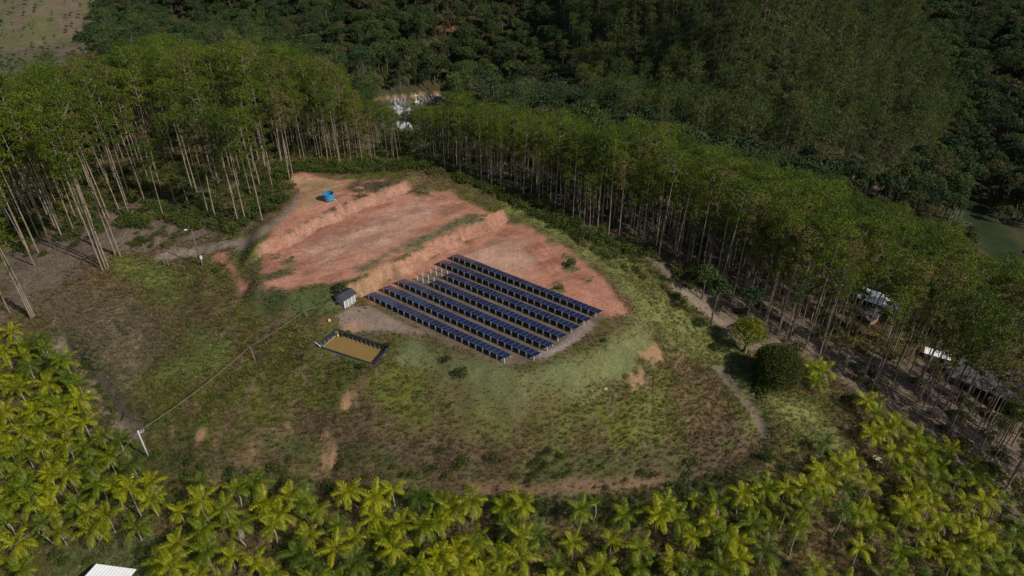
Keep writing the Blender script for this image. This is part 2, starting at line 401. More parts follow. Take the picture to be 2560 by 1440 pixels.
def leafmat(name, c1, c2, trans=.3, rough=.6, tint=False, clump=0.0, c3=None):
    """foliage: colour varies from plant to plant and from clump to clump"""
    m, nt, b = mat(name, rough)
    b.inputs['Specular IOR Level'].default_value = .25
    oi = N(nt, 'ObjectInfo'); geo = N(nt, 'NewGeometry')
    tc = N(nt, 'TexCoord'); no = N(nt, 'TexNoise'); no.inputs['Scale'].default_value = .7; no.inputs['Detail'].default_value = 3
    nt.links.new(tc.outputs['Object'], no.inputs['Vector'])
    add = N(nt, 'Math', operation='ADD'); nt.links.new(oi.outputs['Random'], add.inputs[0])
    s2_ = N(nt, 'Math', operation='MULTIPLY_ADD'); nt.links.new(no.outputs[0], s2_.inputs[0]); s2_.inputs[1].default_value = .9; s2_.inputs[2].default_value = -.45
    nt.links.new(s2_.outputs[0], add.inputs[1])
    cl = N(nt, 'Clamp'); nt.links.new(add.outputs[0], cl.inputs[0])
    mx = N(nt, 'Mix', data_type='RGBA'); mx.inputs[6].default_value = (*c1, 1); mx.inputs[7].default_value = (*c2, 1)
    nt.links.new(cl.outputs[0], mx.inputs[0])
    out = mx.outputs[2]
    if c3 is not None:
        ra = N(nt, 'ValToRGB'); ra.color_ramp.elements[0].position = .84; ra.color_ramp.elements[1].position = .93
        rl = N(nt, 'Math', operation='FRACT'); r7 = N(nt, 'Math', operation='MULTIPLY'); r7.inputs[1].default_value = 7.31
        nt.links.new(oi.outputs['Random'], r7.inputs[0]); nt.links.new(r7.outputs[0], rl.inputs[0]); nt.links.new(rl.outputs[0], ra.inputs[0])
        m3 = N(nt, 'Mix', data_type='RGBA'); m3.inputs[7].default_value = (*c3, 1)
        nt.links.new(out, m3.inputs[6]); nt.links.new(ra.outputs[0], m3.inputs[0]); out = m3.outputs[2]
    # leaf to leaf variation
    ml = N(nt, 'MapRange'); ml.inputs[3].default_value = .7; ml.inputs[4].default_value = 1.3
    nt.links.new(geo.outputs['Random Per Island'], ml.inputs[0])
    m2 = N(nt, 'Mix', data_type='RGBA', blend_type='MULTIPLY'); m2.inputs[0].default_value = 1
    nt.links.new(out, m2.inputs[6]); nt.links.new(ml.outputs[0], m2.inputs[7]); out = m2.outputs[2]
    if tint:
        at = N(nt, 'Attribute', attribute_type='INSTANCER', attribute_name='tint')
        m4 = N(nt, 'Mix', data_type='RGBA', blend_type='MULTIPLY'); m4.inputs[0].default_value = 1
        nt.links.new(at.outputs['Color'], m4.inputs[6]); nt.links.new(out, m4.inputs[7]); out = m4.outputs[2]
    nt.links.new(out, b.inputs['Base Color'])
    if trans:
        tr = N(nt, 'BsdfTranslucent'); nt.links.new(out, tr.inputs[0])
        ms = N(nt, 'MixShader'); ms.inputs[0].default_value = trans
        nt.links.new(b.outputs[0], ms.inputs[1]); nt.links.new(tr.outputs[0], ms.inputs[2])
        nt.links.new(ms.outputs[0], nt.nodes['Material Output'].inputs[0])
    return m

# ground material
gm, nt, b = mat('ground', .95)
b.inputs['Specular IOR Level'].default_value = .15
at = N(nt, 'Attribute', attribute_name='soil')
tc = N(nt, 'TexCoord')
na = N(nt, 'TexNoise'); na.inputs['Scale'].default_value = 2.2; na.inputs['Detail'].default_value = 9; na.inputs['Roughness'].default_value = .72
nb = N(nt, 'TexNoise'); nb.inputs['Scale'].default_value = .35; nb.inputs['Detail'].default_value = 8; nb.inputs['Distortion'].default_value = 1.2
for q in (na, nb): nt.links.new(tc.outputs['Object'], q.inputs['Vector'])
ma = N(nt, 'MapRange'); ma.inputs[1].default_value = .3; ma.inputs[2].default_value = .7; ma.inputs[3].default_value = .62; ma.inputs[4].default_value = 1.38
mb = N(nt, 'MapRange'); mb.inputs[1].default_value = .3; mb.inputs[2].default_value = .7; mb.inputs[3].default_value = .82; mb.inputs[4].default_value = 1.18
nt.links.new(na.outputs[0], ma.inputs[0]); nt.links.new(nb.outputs[0], mb.inputs[0])
x1 = N(nt, 'Mix', data_type='RGBA', blend_type='MULTIPLY'); x1.inputs[0].default_value = 1
x2 = N(nt, 'Mix', data_type='RGBA', blend_type='MULTIPLY'); x2.inputs[0].default_value = 1
nt.links.new(at.outputs['Color'], x1.inputs[6]); nt.links.new(ma.outputs[0], x1.inputs[7])
nt.links.new(x1.outputs[2], x2.inputs[6]); nt.links.new(mb.outputs[0], x2.inputs[7])
nt.links.new(x2.outputs[2], b.inputs['Base Color'])
bp = N(nt, 'Bump'); bp.inputs['Strength'].default_value = .6; bp.inputs['Distance'].default_value = .18
nt.links.new(na.outputs[0], bp.inputs['Height']); nt.links.new(bp.outputs[0], b.inputs['Normal'])

# ------------------------------------------------------------------ mesh helpers
def link(o, parent=None):
    scene.collection.objects.link(o)
    if parent is not None: o.parent = parent
    return o
def tag(o, label=None, cat=None, group=None, kind=None):
    if label: o['label'] = label
    if cat: o['category'] = cat
    if group: o['group'] = group
    if kind: o['kind'] = kind
    return o
def np_mesh(name, V, F, mats, mi=None, smooth=False):
    """V (n,3); F list of index tuples or an (m,k) array"""
    me = bpy.data.meshes.new(name)
    V = np.asarray(V, np.float32)
    if isinstance(F, np.ndarray):
        k = F.shape[1]; nf = len(F)
        me.vertices.add(len(V)); me.vertices.foreach_set('co', V.ravel())
        me.loops.add(nf * k); me.loops.foreach_set('vertex_index', F.ravel().astype(np.int32))
        me.polygons.add(nf)
        me.polygons.foreach_set('loop_start', np.arange(0, nf * k, k, dtype=np.int32))
        me.polygons.foreach_set('loop_total', np.full(nf, k, np.int32))
        me.update(calc_edges=True)
    else:
        me.from_pydata([tuple(v) for v in V.tolist()], [], F); me.update()
    for m in (mats if isinstance(mats, (list, tuple)) else [mats]): me.materials.append(m)
    if mi is not None: me.polygons.foreach_set('material_index', np.asarray(mi, np.int32))
    if smooth: me.polygons.foreach_set('use_smooth', np.ones(len(me.polygons), bool))
    return me
class MB:
    """collects boxes, tubes and free faces into one mesh"""
    def __init__(s): s.v, s.f, s.m = [], [], []
    def add(s, V, F, m=0):
        o = len(s.v); s.v += [tuple(map(float, p)) for p in V]
        for f in F: s.f.append(tuple(i + o for i in f)); s.m.append(m)
        return s
    def box(s, c, d, rz=0, m=0, taper=1.0):
        hx, hy, hz = d[0] / 2, d[1] / 2, d[2] / 2
        ca, sa = math.cos(rz), math.sin(rz); V = []
        for z in (-1, 1):
            t = taper if z > 0 else 1
            for x, y in ((-1, -1), (1, -1), (1, 1), (-1, 1)):
                X_, Y_ = x * hx * t, y * hy * t
                V.append((c[0] + X_ * ca - Y_ * sa, c[1] + X_ * sa + Y_ * ca, c[2] + z * hz))
        return s.add(V, [(3, 2, 1, 0), (4, 5, 6, 7), (0, 1, 5, 4), (1, 2, 6, 5), (2, 3, 7, 6), (3, 0, 4, 7)], m)
    def tube(s, P, r, n=6, m=0, cap=True):
        P = [Vector(p) for p in P]
        if not isinstance(r, (list, tuple)): r = [r] * len(P)
        V = []
        for i, p in enumerate(P):
            t = (P[min(i + 1, len(P) - 1)] - P[max(i - 1, 0)]).normalized()
            a = t.cross(Vector((0, 0, 1)) if abs(t.z) < .9 else Vector((1, 0, 0))).normalized(); b_ = t.cross(a)
            for k in range(n):
                an = 2 * PI * k / n
                V.append(p + (a * math.cos(an) + b_ * math.sin(an)) * r[i])
        F = []
        for i in range(len(P) - 1):
            for k in range(n):
                F.append((i * n + k, i * n + (k + 1) % n, (i + 1) * n + (k + 1) % n, (i + 1) * n + k))
        if cap: F += [tuple(range(n))[::-1], tuple(range((len(P) - 1) * n, len(P) * n))]
        return s.add(V, F, m)
    def mesh(s, name, mats, smooth=False): return np_mesh(name, np.array(s.v), s.f, mats, s.m, smooth)
    def obj(s, name, mats, parent=None, smooth=False): return link(bpy.data.objects.new(name, s.mesh(name, mats, smooth)), parent)
def empty(name, loc, rz=0, **t):
    o = bpy.data.objects.new(name, None); o.empty_display_size = .3
    o.location = tuple(float(a) for a in loc); o.rotation_euler = (0, 0, rz); link(o); tag(o, **t); return o
def copy_tree(o, parent=None):
    c = o.copy(); link(c)
    if parent is not None: c.parent = parent
    for ch in list(o.children): copy_tree(ch, c)
    return c

# ------------------------------------------------------------------ ground object
nx, ny = len(GX), len(GY)
ii = np.arange(nx * ny).reshape(ny, nx)
F = np.stack([ii[:-1, :-1].ravel(), ii[:-1, 1:].ravel(), ii[1:, 1:].ravel(), ii[1:, :-1].ravel()], 1)
me = np_mesh('ground', np.stack([X, Y, Z], 1), F, gm, smooth=True)
ca = me.color_attributes.new('soil', 'FLOAT_COLOR', 'POINT')
ca.data.foreach_set('color', np.concatenate([np.clip(col, .004, .9), np.ones((len(X), 1))], 1).astype(np.float32).ravel())
ground = link(bpy.data.objects.new('ground', me)); tag(ground, kind='structure')
COLG = col.reshape(ny, nx, 3); VEG = mask_veg.reshape(ny, nx)
def sample(A, x, y):
    i = np.clip(np.searchsorted(GX, x) - 1, 0, nx - 2); j = np.clip(np.searchsorted(GY, y) - 1, 0, ny - 2)
    return A[j, i]

# ------------------------------------------------------------------ foliage generators
def quads(centers, size, aspect=.6, flat=0.0, nrm=None, rg=rng):
    """one small leaf-sized quad per centre, turned at random (flat: how far it lies level)"""
    n = len(centers)
    a = rg.normal(size=(n, 3)); a[:, 2] *= (1 - flat)
    a /= np.linalg.norm(a, axis=1)[:, None]
    b_ = rg.normal(size=(n, 3)); b_[:, 2] *= (1 - flat)
    b_ -= (b_ * a).sum(1)[:, None] * a; b_ /= np.linalg.norm(b_, axis=1)[:, None] + 1e-9
    s = (size * rg.uniform(.7, 1.3, n))[:, None]
    a = a * s * .5; b_ = b_ * s * .5 * aspect
    V = np.stack([centers - a, centers + b_, centers + a, centers - b_], 1).reshape(-1, 3)
    return V, np.arange(n * 4).reshape(n, 4)
def shell(c, r, n, rg, low=-.4):
    """points in the outer layer of an ellipsoid clump"""
    d = rg.normal(size=(int(n * 1.8), 3)); d /= np.linalg.norm(d, axis=1)[:, None]
    d = d[d[:, 2] > low][:n]
    return np.asarray(c) + d * np.asarray(r) * rg.uniform(.55, 1.05, len(d))[:, None]
def merge(parts):
    V, F, M, o = [], [], [], 0
    for v, f, m in parts:
        V.append(v); F.append(f + o); M.append(np.full(len(f), m)); o += len(v)
    return np.vstack(V), np.vstack(F), np.concatenate(M)
def tube_q(P, r, n=5):
    mb = MB(); mb.tube(P, r, n, cap=False)
    return np.array(mb.v), np.array(mb.f)

def eucalyptus(seed, H=25.0, crown_from=.52, width=2.4, leaves=1000, size=.42, puff=1.0):
    """slender bare trunk, forked upper limbs, airy domed crown; returns trunk (V,F) and crown (V,F)"""
    rg = np.random.default_rng(seed)
    bx, by = rg.normal(0, .8, 2)
    def T(t): return np.array([bx * math.sin(t * 2.2) * t, by * t * t, H * t])
    P = [T(t) for t in np.linspace(0, .97, 9)]
    trunk = [tube_q(P, list(np.linspace(.165, .04, 9)), 6)]
    cl = []
    nb_ = int(rg.integers(12, 17))
    for k in range(nb_):
        t = crown_from + (1 - crown_from) * (k + .5) / nb_ * .98
        an = k * 2.4 + rg.uniform(-.5, .5)
        f = (t - crown_from) / (1 - crown_from)
        L = width * (.35 + .95 * math.sin(PI * min(1, .08 + f * .80))) * rg.uniform(.6, 1.1)
        a = T(t - .03); e = a + np.array([math.cos(an) * L, math.sin(an) * L, L * rg.uniform(.5, 1.0)])
        trunk.append(tube_q([a, (a + e) / 2 + [0, 0, -.15 * L], e], [.05, .035, .015], 4))
        rr_ = rg.uniform(.8, 1.4) * (.7 + .55 * f) * puff
        cl.append((e + [0, 0, .1], (rr_ * 1.15, rr_ * 1.15, rr_ * .75)))
        if rg.random() < .5: cl.append(((a + e) / 2 + rg.normal(0, .3, 3), (rr_ * .7, rr_ * .7, rr_ * .5)))
    cl.append((T(1.0), (2.0 * puff, 2.0 * puff, 1.2 * puff)))
    per = max(20, leaves // len(cl))
    pts_ = np.vstack([shell(c, r, per, rg, -.5) for c, r in cl])
    # a few sparse sprays low on the trunk
    low = [T(rg.uniform(.25, crown_from)) + rg.normal(0, .5, 3) for _ in range(4)]
    pts_ = np.vstack([pts_] + [shell(c, (.5, .5, .6), 14, rg, -1) for c in low])
    lv = quads(pts_, size, .5, .25, rg=rg)
    V, F, _ = merge([(v, f, 0) for v, f in trunk])
    return (V, F), lv

def broadleaf(seed, H=11.0, rad=4.0, leaves=1500, lumps=16, size=.5, squash=.75):
    """forest tree: short forked trunk under a lumpy crown"""
    rg = np.random.default_rng(seed)
    base = H - rad * squash
    trunk = [tube_q([(0, 0, -.5), (rg.normal(0, .2), rg.normal(0, .2), base * .5), (rg.normal(0, .4), rg.normal(0, .4), base)], [.32, .24, .14], 6)]
    cl = []
    for k in range(lumps):
        an = k * 2.4 + rg.uniform(-.3, .3); q = math.sqrt((k + .5) / lumps)
        x, y = math.cos(an) * rad * q * .8, math.sin(an) * rad * q * .8
        z = base + rad * squash * (math.sqrt(max(0, 1 - q * q * .8)) - .25) * rg.uniform(.7, 1.15)
        r_ = rad * rg.uniform(.28, .46)
        cl.append(((x, y, z), (r_, r_, r_ * .8)))
        if k % 2 == 0: trunk.append(tube_q([(0, 0, base * .6), (x * .5, y * .5, base), (x, y, z)], [.12, .08, .03], 4))
    per = leaves // len(cl)
    pts_ = np.vstack([shell(c, r, per, rg, -.45) for c, r in cl])
    lv = quads(pts_, size, .65, .3, rg=rg)
    V, F, _ = merge([(v, f, 0) for v, f in trunk])
    return (V, F), lv

def frond(length, az, el, droop, rg, nl=15, leaf=.62, twist=0.0):
    """one arching feather leaf: returns quads of leaflets + rachis strip"""
    V, F = [], []
    dirh = np.array([math.cos(az), math.sin(az), 0]); side = np.array([-math.sin(az), math.cos(az), 0])
    p = np.zeros(3); e = el; ps = []
    n = nl + 2
    for i in range(n + 1):
        ps.append((p.copy(), e)); step = length / n
        p = p + (dirh * math.cos(e) + np.array([0, 0, 1]) * math.sin(e)) * step
        e -= droop / n * (0.5 + 1.0 * i / n)
    def quad(a, b_, c, d):
        o = len(V); V.extend([a, b_, c, d]); F.append((o, o + 1, o + 2, o + 3))
    for i in range(n):
        a, ea = ps[i]; b_, eb = ps[i + 1]
        wdt = .035 * (1 - i / n) + .01
        quad(a - side * wdt, b_ - side * wdt, b_ + side * wdt, a + side * wdt)
    for i in range(2, n + 1):
        a, ea = ps[i]; t = i / n
        L = leaf * (math.sin(PI * min(1, .22 + .70 * t)) ** .7) * rg.uniform(.85, 1.1)
        fwd = dirh * math.cos(ea) + np.array([0, 0, 1]) * math.sin(ea)
        upv = -dirh * math.sin(ea) + np.array([0, 0, 1]) * math.cos(ea)
        for sg in (-1, 1):
            d = side * sg * .78 + fwd * .55 + upv * rg.uniform(-.35, .25); d /= np.linalg.norm(d)
            tip = a + d * L + np.array([0, 0, -.28 * L])
            mid = a + d * L * .5
            w_ = fwd * length / n * .85
            quad(a - w_ * .3, mid - w_ * .45, tip, mid + w_ * .55)
    return np.array(V), np.array(F)

# materials for plants
M_EUC = leafmat('eucalyptus_leaves', (.042, .078, .005), (.120, .155, .009), .27, .65, c3=(.15, .125, .035))
M_EUC2 = leafmat('far_eucalyptus_leaves', (.034, .062, .012), (.085, .110, .016), .2, .65, c3=(.09, .080, .022))
M_BARK = plain('eucalyptus_bark', (.235, .185, .145), .85, .35, 1.2)
M_NAT = leafmat('forest_leaves', (.024, .052, .020), (.072, .098, .020), .15, .7, c3=(.085, .075, .03))
M_WOOD = plain('forest_bark', (.10, .08, .06), .9, .3, 2)
M_PALM = leafmat('palm_fronds', (.125, .185, .006), (.35, .345, .008), .33, .5, c3=(.09, .135, .012))
M_PALMG = leafmat('green_palm_fronds', (.06, .105, .010), (.09, .14, .012), .25, .5)
M_DEAD = leafmat('dead_fronds', (.22, .17, .12), (.32, .27, .20), .15, .8)
M_PTRUNK = plain('palm_trunk', (.26, .24, .18), .8, .35, 2.5)
M_SHAFT = plain('palm_crownshaft', (.16, .19, .03), .5, .2, 2)
M_TUFT = leafmat('brush', (.85, .85, .85), (1.25, 1.2, 1.1), .25, .8, tint=True)
M_SHRUB = leafmat('shrub_leaves', (.040, .065, .012), (.085, .105, .018), .2, .7, c3=(.13, .12, .04))

def in_poly(poly, u, v): return poly_sd(np.array(poly, float), np.asarray(u, float), np.asarray(v, float)) > 0

# ------------------------------------------------------------------ instancing for stuff (geometry nodes, one object each)
def source(name, meshes):
    c = bpy.data.collections.new(name)
    for i, me_ in enumerate(meshes):
        o = bpy.data.objects.new('%s_kind_%02d' % (name, i), me_); c.objects.link(o)
    return c
def scatter(name, P, rotz, scale, idx, coll, tint=None, label=None, cat=None, tilt=None):
    me_ = bpy.data.meshes.new(name); n = len(P)
    me_.vertices.add(n); me_.vertices.foreach_set('co', np.asarray(P, np.float32).ravel())
    rot = np.zeros((n, 3), np.float32); rot[:, 2] = rotz
    if tilt is not None: rot[:, :2] = tilt
    a = me_.attributes.new('rot', 'FLOAT_VECTOR', 'POINT'); a.data.foreach_set('vector', rot.ravel())
    sc = np.asarray(scale, np.float32)
    if sc.ndim == 1: sc = np.repeat(sc[:, None], 3, 1)
    a = me_.attributes.new('scl', 'FLOAT_VECTOR', 'POINT'); a.data.foreach_set('vector', sc.ravel())
    a = me_.attributes.new('idx', 'INT', 'POINT'); a.data.foreach_set('value', np.asarray(idx, np.int32))
    if tint is not None:
        a = me_.attributes.new('tint', 'FLOAT_COLOR', 'POINT')
        a.data.foreach_set('color', np.concatenate([tint, np.ones((n, 1))], 1).astype(np.float32).ravel())
    ng = bpy.data.node_groups.new(name, 'GeometryNodeTree')
    ng.interface.new_socket('Geometry', in_out='INPUT', socket_type='NodeSocketGeometry')
    ng.interface.new_socket('Geometry', in_out='OUTPUT', socket_type='NodeSocketGeometry')
    gi, go = ng.nodes.new('NodeGroupInput'), ng.nodes.new('NodeGroupOutput')
    ci = ng.nodes.new('GeometryNodeCollectionInfo'); ci.inputs[0].default_value = coll
    ci.inputs['Separate Children'].default_value = True; ci.inputs['Reset Children'].default_value = True
    iop = ng.nodes.new('GeometryNodeInstanceOnPoints'); iop.inputs['Pick Instance'].default_value = True
    def na_(nm, t):
        q = ng.nodes.new('GeometryNodeInputNamedAttribute'); q.data_type = t; q.inputs[0].default_value = nm; return q.outputs[0]
    L = ng.links.new
    L(gi.outputs[0], iop.inputs['Points']); L(ci.outputs[0], iop.inputs['Instance'])
    L(na_('idx', 'INT'), iop.inputs['Instance Index']); L(na_('scl', 'FLOAT_VECTOR'), iop.inputs['Scale'])
    e2r = ng.nodes.new('FunctionNodeEulerToRotation'); L(na_('rot', 'FLOAT_VECTOR'), e2r.inputs[0]); L(e2r.outputs[0], iop.inputs['Rotation'])
    L(iop.outputs[0], go.inputs[0])
    o = link(bpy.data.objects.new(name, me_)); tag(o, label, cat, kind='stuff')
    md = o.modifiers.new('instances', 'NODES'); md.node_group = ng
    return o
def jitter_grid(x0, x1, y0, y1, s, jit=.45, rot=0.0, sy=None):
    sy = sy or s
    gx, gy = np.meshgrid(np.arange(x0, x1, s), np.arange(y0, y1, sy))
    x, y = gx.ravel(), gy.ravel()
    x = x + rng.uniform(-jit, jit, len(x)) * s; y = y + rng.uniform(-jit, jit, len(y)) * sy
    return x, y
def in_view(x, y, h=0, mu=160, mv=160):
    z = gz(x, y)
    u, v, d = proj(np.stack([x, y, z + h], 1)); u0, v0, d0 = proj(np.stack([x, y, z], 1))
    return (d > 5) & (u > -mu) & (u < 2560 + mu) & (v0 > -60) & (v < 1440 + mv)

ORD = 'first second third fourth fifth sixth seventh eighth ninth tenth eleventh twelfth thirteenth fourteenth fifteenth sixteenth seventeenth eighteenth nineteenth twentieth'.split()
def ordword(i):
    if i < 20: return ORD[i]
    t = ['twenty', 'thirty', 'forty', 'fifty', 'sixty'][(i + 1) // 10 - 2]; r_ = (i + 1) % 10
    return (t + '-' + ORD[r_ - 1]) if r_ else t[:-1] + 'ieth'
def number_from_left(items):
    """items: (object, screen x, phrase in the plural with its place); each gets its own place in the row"""
    by = {}
    for o, u, ph in items: by.setdefault(ph, []).append((u, o))
    for ph, l in by.items():
        l.sort(key=lambda q: q[0])
        for i, (u, o) in enumerate(l):
            o['label'] = ('only one of the ' if len(l) == 1 else 'leftmost of the ' if i == 0 else 'rightmost of the ' if i == len(l) - 1 else ordword(i) + ' from left of the ') + ph
            o['group'] = ph
NUM = []
# ================================================================== SOLAR TABLES
M_MOD = None
def module_mat():
    m, nt, b = mat('solar_glass', .12)
    tc = N(nt, 'TexCoord'); oi = N(nt, 'ObjectInfo')
    br = N(nt, 'TexBrick'); br.offset = 0; br.inputs['Scale'].default_value = 1
    br.inputs['Brick Width'].default_value = .158; br.inputs['Row Height'].default_value = .158; br.inputs['Mortar Size'].default_value = .004
    br.inputs['Color1'].default_value = (.008, .012, .034, 1); br.inputs['Color2'].default_value = (.010, .012, .038, 1); br.inputs['Mortar'].default_value = (.05, .055, .09, 1)
    nt.links.new(tc.outputs['Object'], br.inputs['Vector'])
    mx = N(nt, 'Mix', data_type='RGBA', blend_type='MULTIPLY'); mx.inputs[0].default_value = 1
    ra = N(nt, 'ValToRGB'); e = ra.color_ramp.elements
    e[0].color = (1.9, 1.05, 1.3, 1); e[0].position = 0; e[1].color = (.7, 1.15, 1.75, 1); e[1].position = .6
    at = N(nt, 'Attribute', attribute_type='OBJECT', attribute_name='hue_shift')
    nt.links.new(at.outputs['Fac'], ra.inputs[0])
    nt.links.new(br.outputs['Color'], mx.inputs[6]); nt.links.new(ra.outputs[0], mx.inputs[7]); nt.links.new(mx.outputs[2], b.inputs['Base Color'])
    b.inputs['Coat Weight'].default_value = .5; b.inputs['Coat Roughness'].default_value = .05
    return m
M_MOD = module_mat()
M_ALU = plain('aluminium_frame', (.17, .19, .26), .4, .15, 4, metal=.3)
M_CONC = plain('precast_concrete', (.47, .45, .42), .85, .3, 3.5)
M_BACK = plain('module_backsheet', (.10, .10, .11), .7, .1)
TA = R(-35.65)
T_ = np.array([math.cos(TA), math.sin(TA), 0]); N_ = np.array([-math.sin(TA), math.cos(TA), 0])
ZF, ZB, DEP = 1.06, .56, 1.92
tilt = math.atan2(ZF - ZB, DEP); MLEN = math.hypot(ZF - ZB, DEP)
def module_meshes(pitch):
    g = MB().box((0, 0, .018), (pitch - .084, MLEN - .12, .012)).mesh('solar_panel', [M_MOD])
    f = MB()
    w, l, h = pitch - .004, MLEN, .04
    for c, d in (((0, -l / 2 + .03, 0), (w, .06, h)), ((0, l / 2 - .03, 0), (w, .06, h)), ((-w / 2 + .02, 0, 0), (.04, l - .122, h)), ((w / 2 - .02, 0, 0), (.04, l - .122, h))):
        f.box(c, d)
    f.box((0, 0, -.004), (w - .082, l - .122, .01), m=1)
    return g, f.mesh('panel_frame', [M_ALU, M_BACK])
ROWS = [((918.5,736),(1262.8,896.3),32,0,'front row of solar panels, nearest the pond'),
        ((956,719),(1337.2,891.3),35,0,'second row of solar panels counted from the pond'),
        ((993,702),(1370,867.8),35,0,'third row of solar panels, just in front of the bare posts'),
        ((1076.7,705.6),(1403.4,845),30,3,'shorter row of solar panels starting after the nearer bare posts'),
        ((1110.5,688),(1436.3,824.1),30,3,'shorter row of solar panels starting after the farther bare posts'),
        ((1096,654),(1466.9,802.2),34,0,'second farthest row of solar panels, behind the bare posts'),
        ((1128,639),(1496.6,782.5),34,0,'farthest row of solar panels, along the open red earth')]
post_me = {}
def post_mesh(h):
    k = round(h, 2)
    if k not in post_me:
        mb = MB(); mb.box((0, 0, h / 2 - .15), (.19, .19, h + .3), taper=.96); post_me[k] = mb.mesh('post', [M_CONC])
    return post_me[k]
for ri, (lp, rp, nm, bare, lab) in enumerate(ROWS):
    a, b_ = Pz(*lp, ZF), Pz(*rp, ZF)
    L = float((b_ - a) @ T_); pitch = L / nm
    root = empty('solar_table', (a[0], a[1], 0), TA, label=lab, cat='solar panels', group='rows of solar panels on the lower pad')
    g, f = module_meshes(pitch)
    for k in range(nm):
        o = link(bpy.data.objects.new('solar_panel', g), root)
        o.location = ((k + .5) * pitch, DEP / 2, (ZF + ZB) / 2 + rng.normal(0, .006)); o.rotation_euler = (-tilt + rng.normal(0, .004), rng.normal(0, .004), 0)
        q = .9 * (k / nm) ** .7 + rng.normal(0, .12) - (.25 if ri in (0, 6) else 0)
        o['hue_shift'] = float(min(1, max(0, q)))
        fr = link(bpy.data.objects.new('panel_frame', f), o)
    rails = MB()
    for yy in (.32, DEP - .32):
        zz = ZF + (ZB - ZF) * yy / DEP - .07
        rails.box((L / 2, yy, zz), (L, .06, .08))
    rails.obj('rail', [M_ALU], root)
    npst = int((L - .3) // (1.5 * pitch)) + 1
    off = (L - (npst - 1) * 1.5 * pitch) / 2
    for k in range(npst):
        xx = off + k * 1.5 * pitch
        for yy, nmz in ((.03, 'front_post'), (DEP - .22, 'rear_post')):
            h = ZF + (ZB - ZF) * yy / DEP - .1
            o = link(bpy.data.objects.new(nmz, post_mesh(h)), root)
            o.location = (xx, yy, 0); o.rotation_euler = (0, 0, rng.normal(0, .05))
        bm_ = MB().box((xx, DEP / 2, 0), (.07, 1.4, .07)) if False else None
    if bare:
        for k in range(1, bare + 1):
            for yy in (.14, DEP - .22):
                w = a + T_ * (off - k * 1.5 * pitch) + N_ * yy
                o = link(bpy.data.objects.new('concrete_post', post_mesh(.98 if yy < 1 else .86)))
                o.location = (w[0], w[1], 0); o.rotation_euler = (rng.normal(0, .015), rng.normal(0, .015), TA)
                wh = ['', 'nearest the first panel of', 'in the middle of', 'outermost of'][k]
                tag(o, 'bare %s post, %s the panels, %s line of unfinished posts' % ('front' if yy < 1 else 'rear', ['', 'nearest', 'second from', 'farthest from'][k], 'nearer' if ri == 3 else 'farther'),
                    'post', 'bare concrete posts without panels')

# ================================================================== POND
WZ, RZ = -1.7, -.70
pc = np.mean([p[:2] for p in POND], 0)
def ring(off, z):
    out = []
    n = 4
    for i in range(4):
        p0, p1, p2 = POND[i - 1][:2], POND[i][:2], POND[(i + 1) % 4][:2]
        d1 = (p1 - p0) / np.hypot(*(p1 - p0)); d2 = (p2 - p1) / np.hypot(*(p2 - p1))
        n1_ = np.array([-d1[1], d1[0]]); n2_ = np.array([-d2[1], d2[0]])
        if n1_ @ (p1 - pc) < 0: n1_ = -n1_
        if n2_ @ (p1 - pc) < 0: n2_ = -n2_
        m_ = n1_ + n2_; m_ = m_ / (1 + n1_ @ n2_)
        out.append((*(p1 + m_ * off), z))
    return np.array(out)
def dense(rg_, n=14):
    return [rg_[i] + (rg_[(i + 1) % 4] - rg_[i]) * t / n for i in range(4) for t in range(n)]
M_LINER = plain('black_pond_liner', (.022, .026, .045), .38, .4, 2.5, bump=.6)
M_RIMS = plain('silt_line', (.30, .26, .22), .9, .25, 3)
lin = MB(); n_ = 56
rings = [dense(ring(.55, RZ - .14)), dense(ring(.40, RZ + .02)), dense(ring(.14, RZ + .05)), dense(ring(.09, RZ - .03)), dense(ring(.04, -1.3)), dense(ring(0, -1.9)), dense(ring(-.05, -2.3))]
V = []
for k, rg_ in enumerate(rings):
    for i, p in enumerate(rg_):
        w_ = rng.normal(0, .022 if k in (1, 2, 3) else .008, 3); V.append(p + w_ * (1, 1, .8))
Fq = [(k * n_ + i, k * n_ + (i + 1) % n_, (k + 1) * n_ + (i + 1) % n_, (k + 1) * n_ + i) for k in range(len(rings) - 1) for i in range(n_)]
lin.add(V, Fq, 0)
pond = lin.obj('pond_liner', [M_LINER], smooth=False)
tag(pond, 'black plastic liner of the rectangular water pond beside the solar panels', 'pond liner')
sr = MB()
ra_, rb_ = ring(.06, WZ + .10), ring(-.10, WZ + .015)
sr.add(list(dense(ra_)) + list(dense(rb_)), [(i, (i + 1) % n_, n_ + (i + 1) % n_, n_ + i) for i in range(n_)])
o = sr.obj('silt_line', [M_RIMS], pond)
m, nt, b = mat('muddy_water', .08)
tc = N(nt, 'TexCoord'); no = N(nt, 'TexNoise'); no.inputs['Scale'].default_value = .35; no.inputs['Detail'].default_value = 3
ra = N(nt, 'ValToRGB'); ra.color_ramp.elements[0].color = (.225, .138, .040, 1); ra.color_ramp.elements[1].color = (.265, .170, .055, 1)
nt.links.new(tc.outputs['Object'], no.inputs[0]); nt.links.new(no.outputs[0], ra.inputs[0]); nt.links.new(ra.outputs[0], b.inputs['Base Color'])
b.inputs['Specular IOR Level'].default_value = .3
n2_ = N(nt, 'TexNoise'); n2_.inputs['Scale'].default_value = 5; bp = N(nt, 'Bump'); bp.inputs['Strength'].default_value = .05; bp.inputs['Distance'].default_value = .02
nt.links.new(tc.outputs['Object'], n2_.inputs[0]); nt.links.new(n2_.outputs[0], bp.inputs['Height']); nt.links.new(bp.outputs[0], b.inputs['Normal'])
wt = MB().add(ring(.05, WZ), [(0, 1, 2, 3)]).obj('water', [m]); tag(wt, kind='structure')
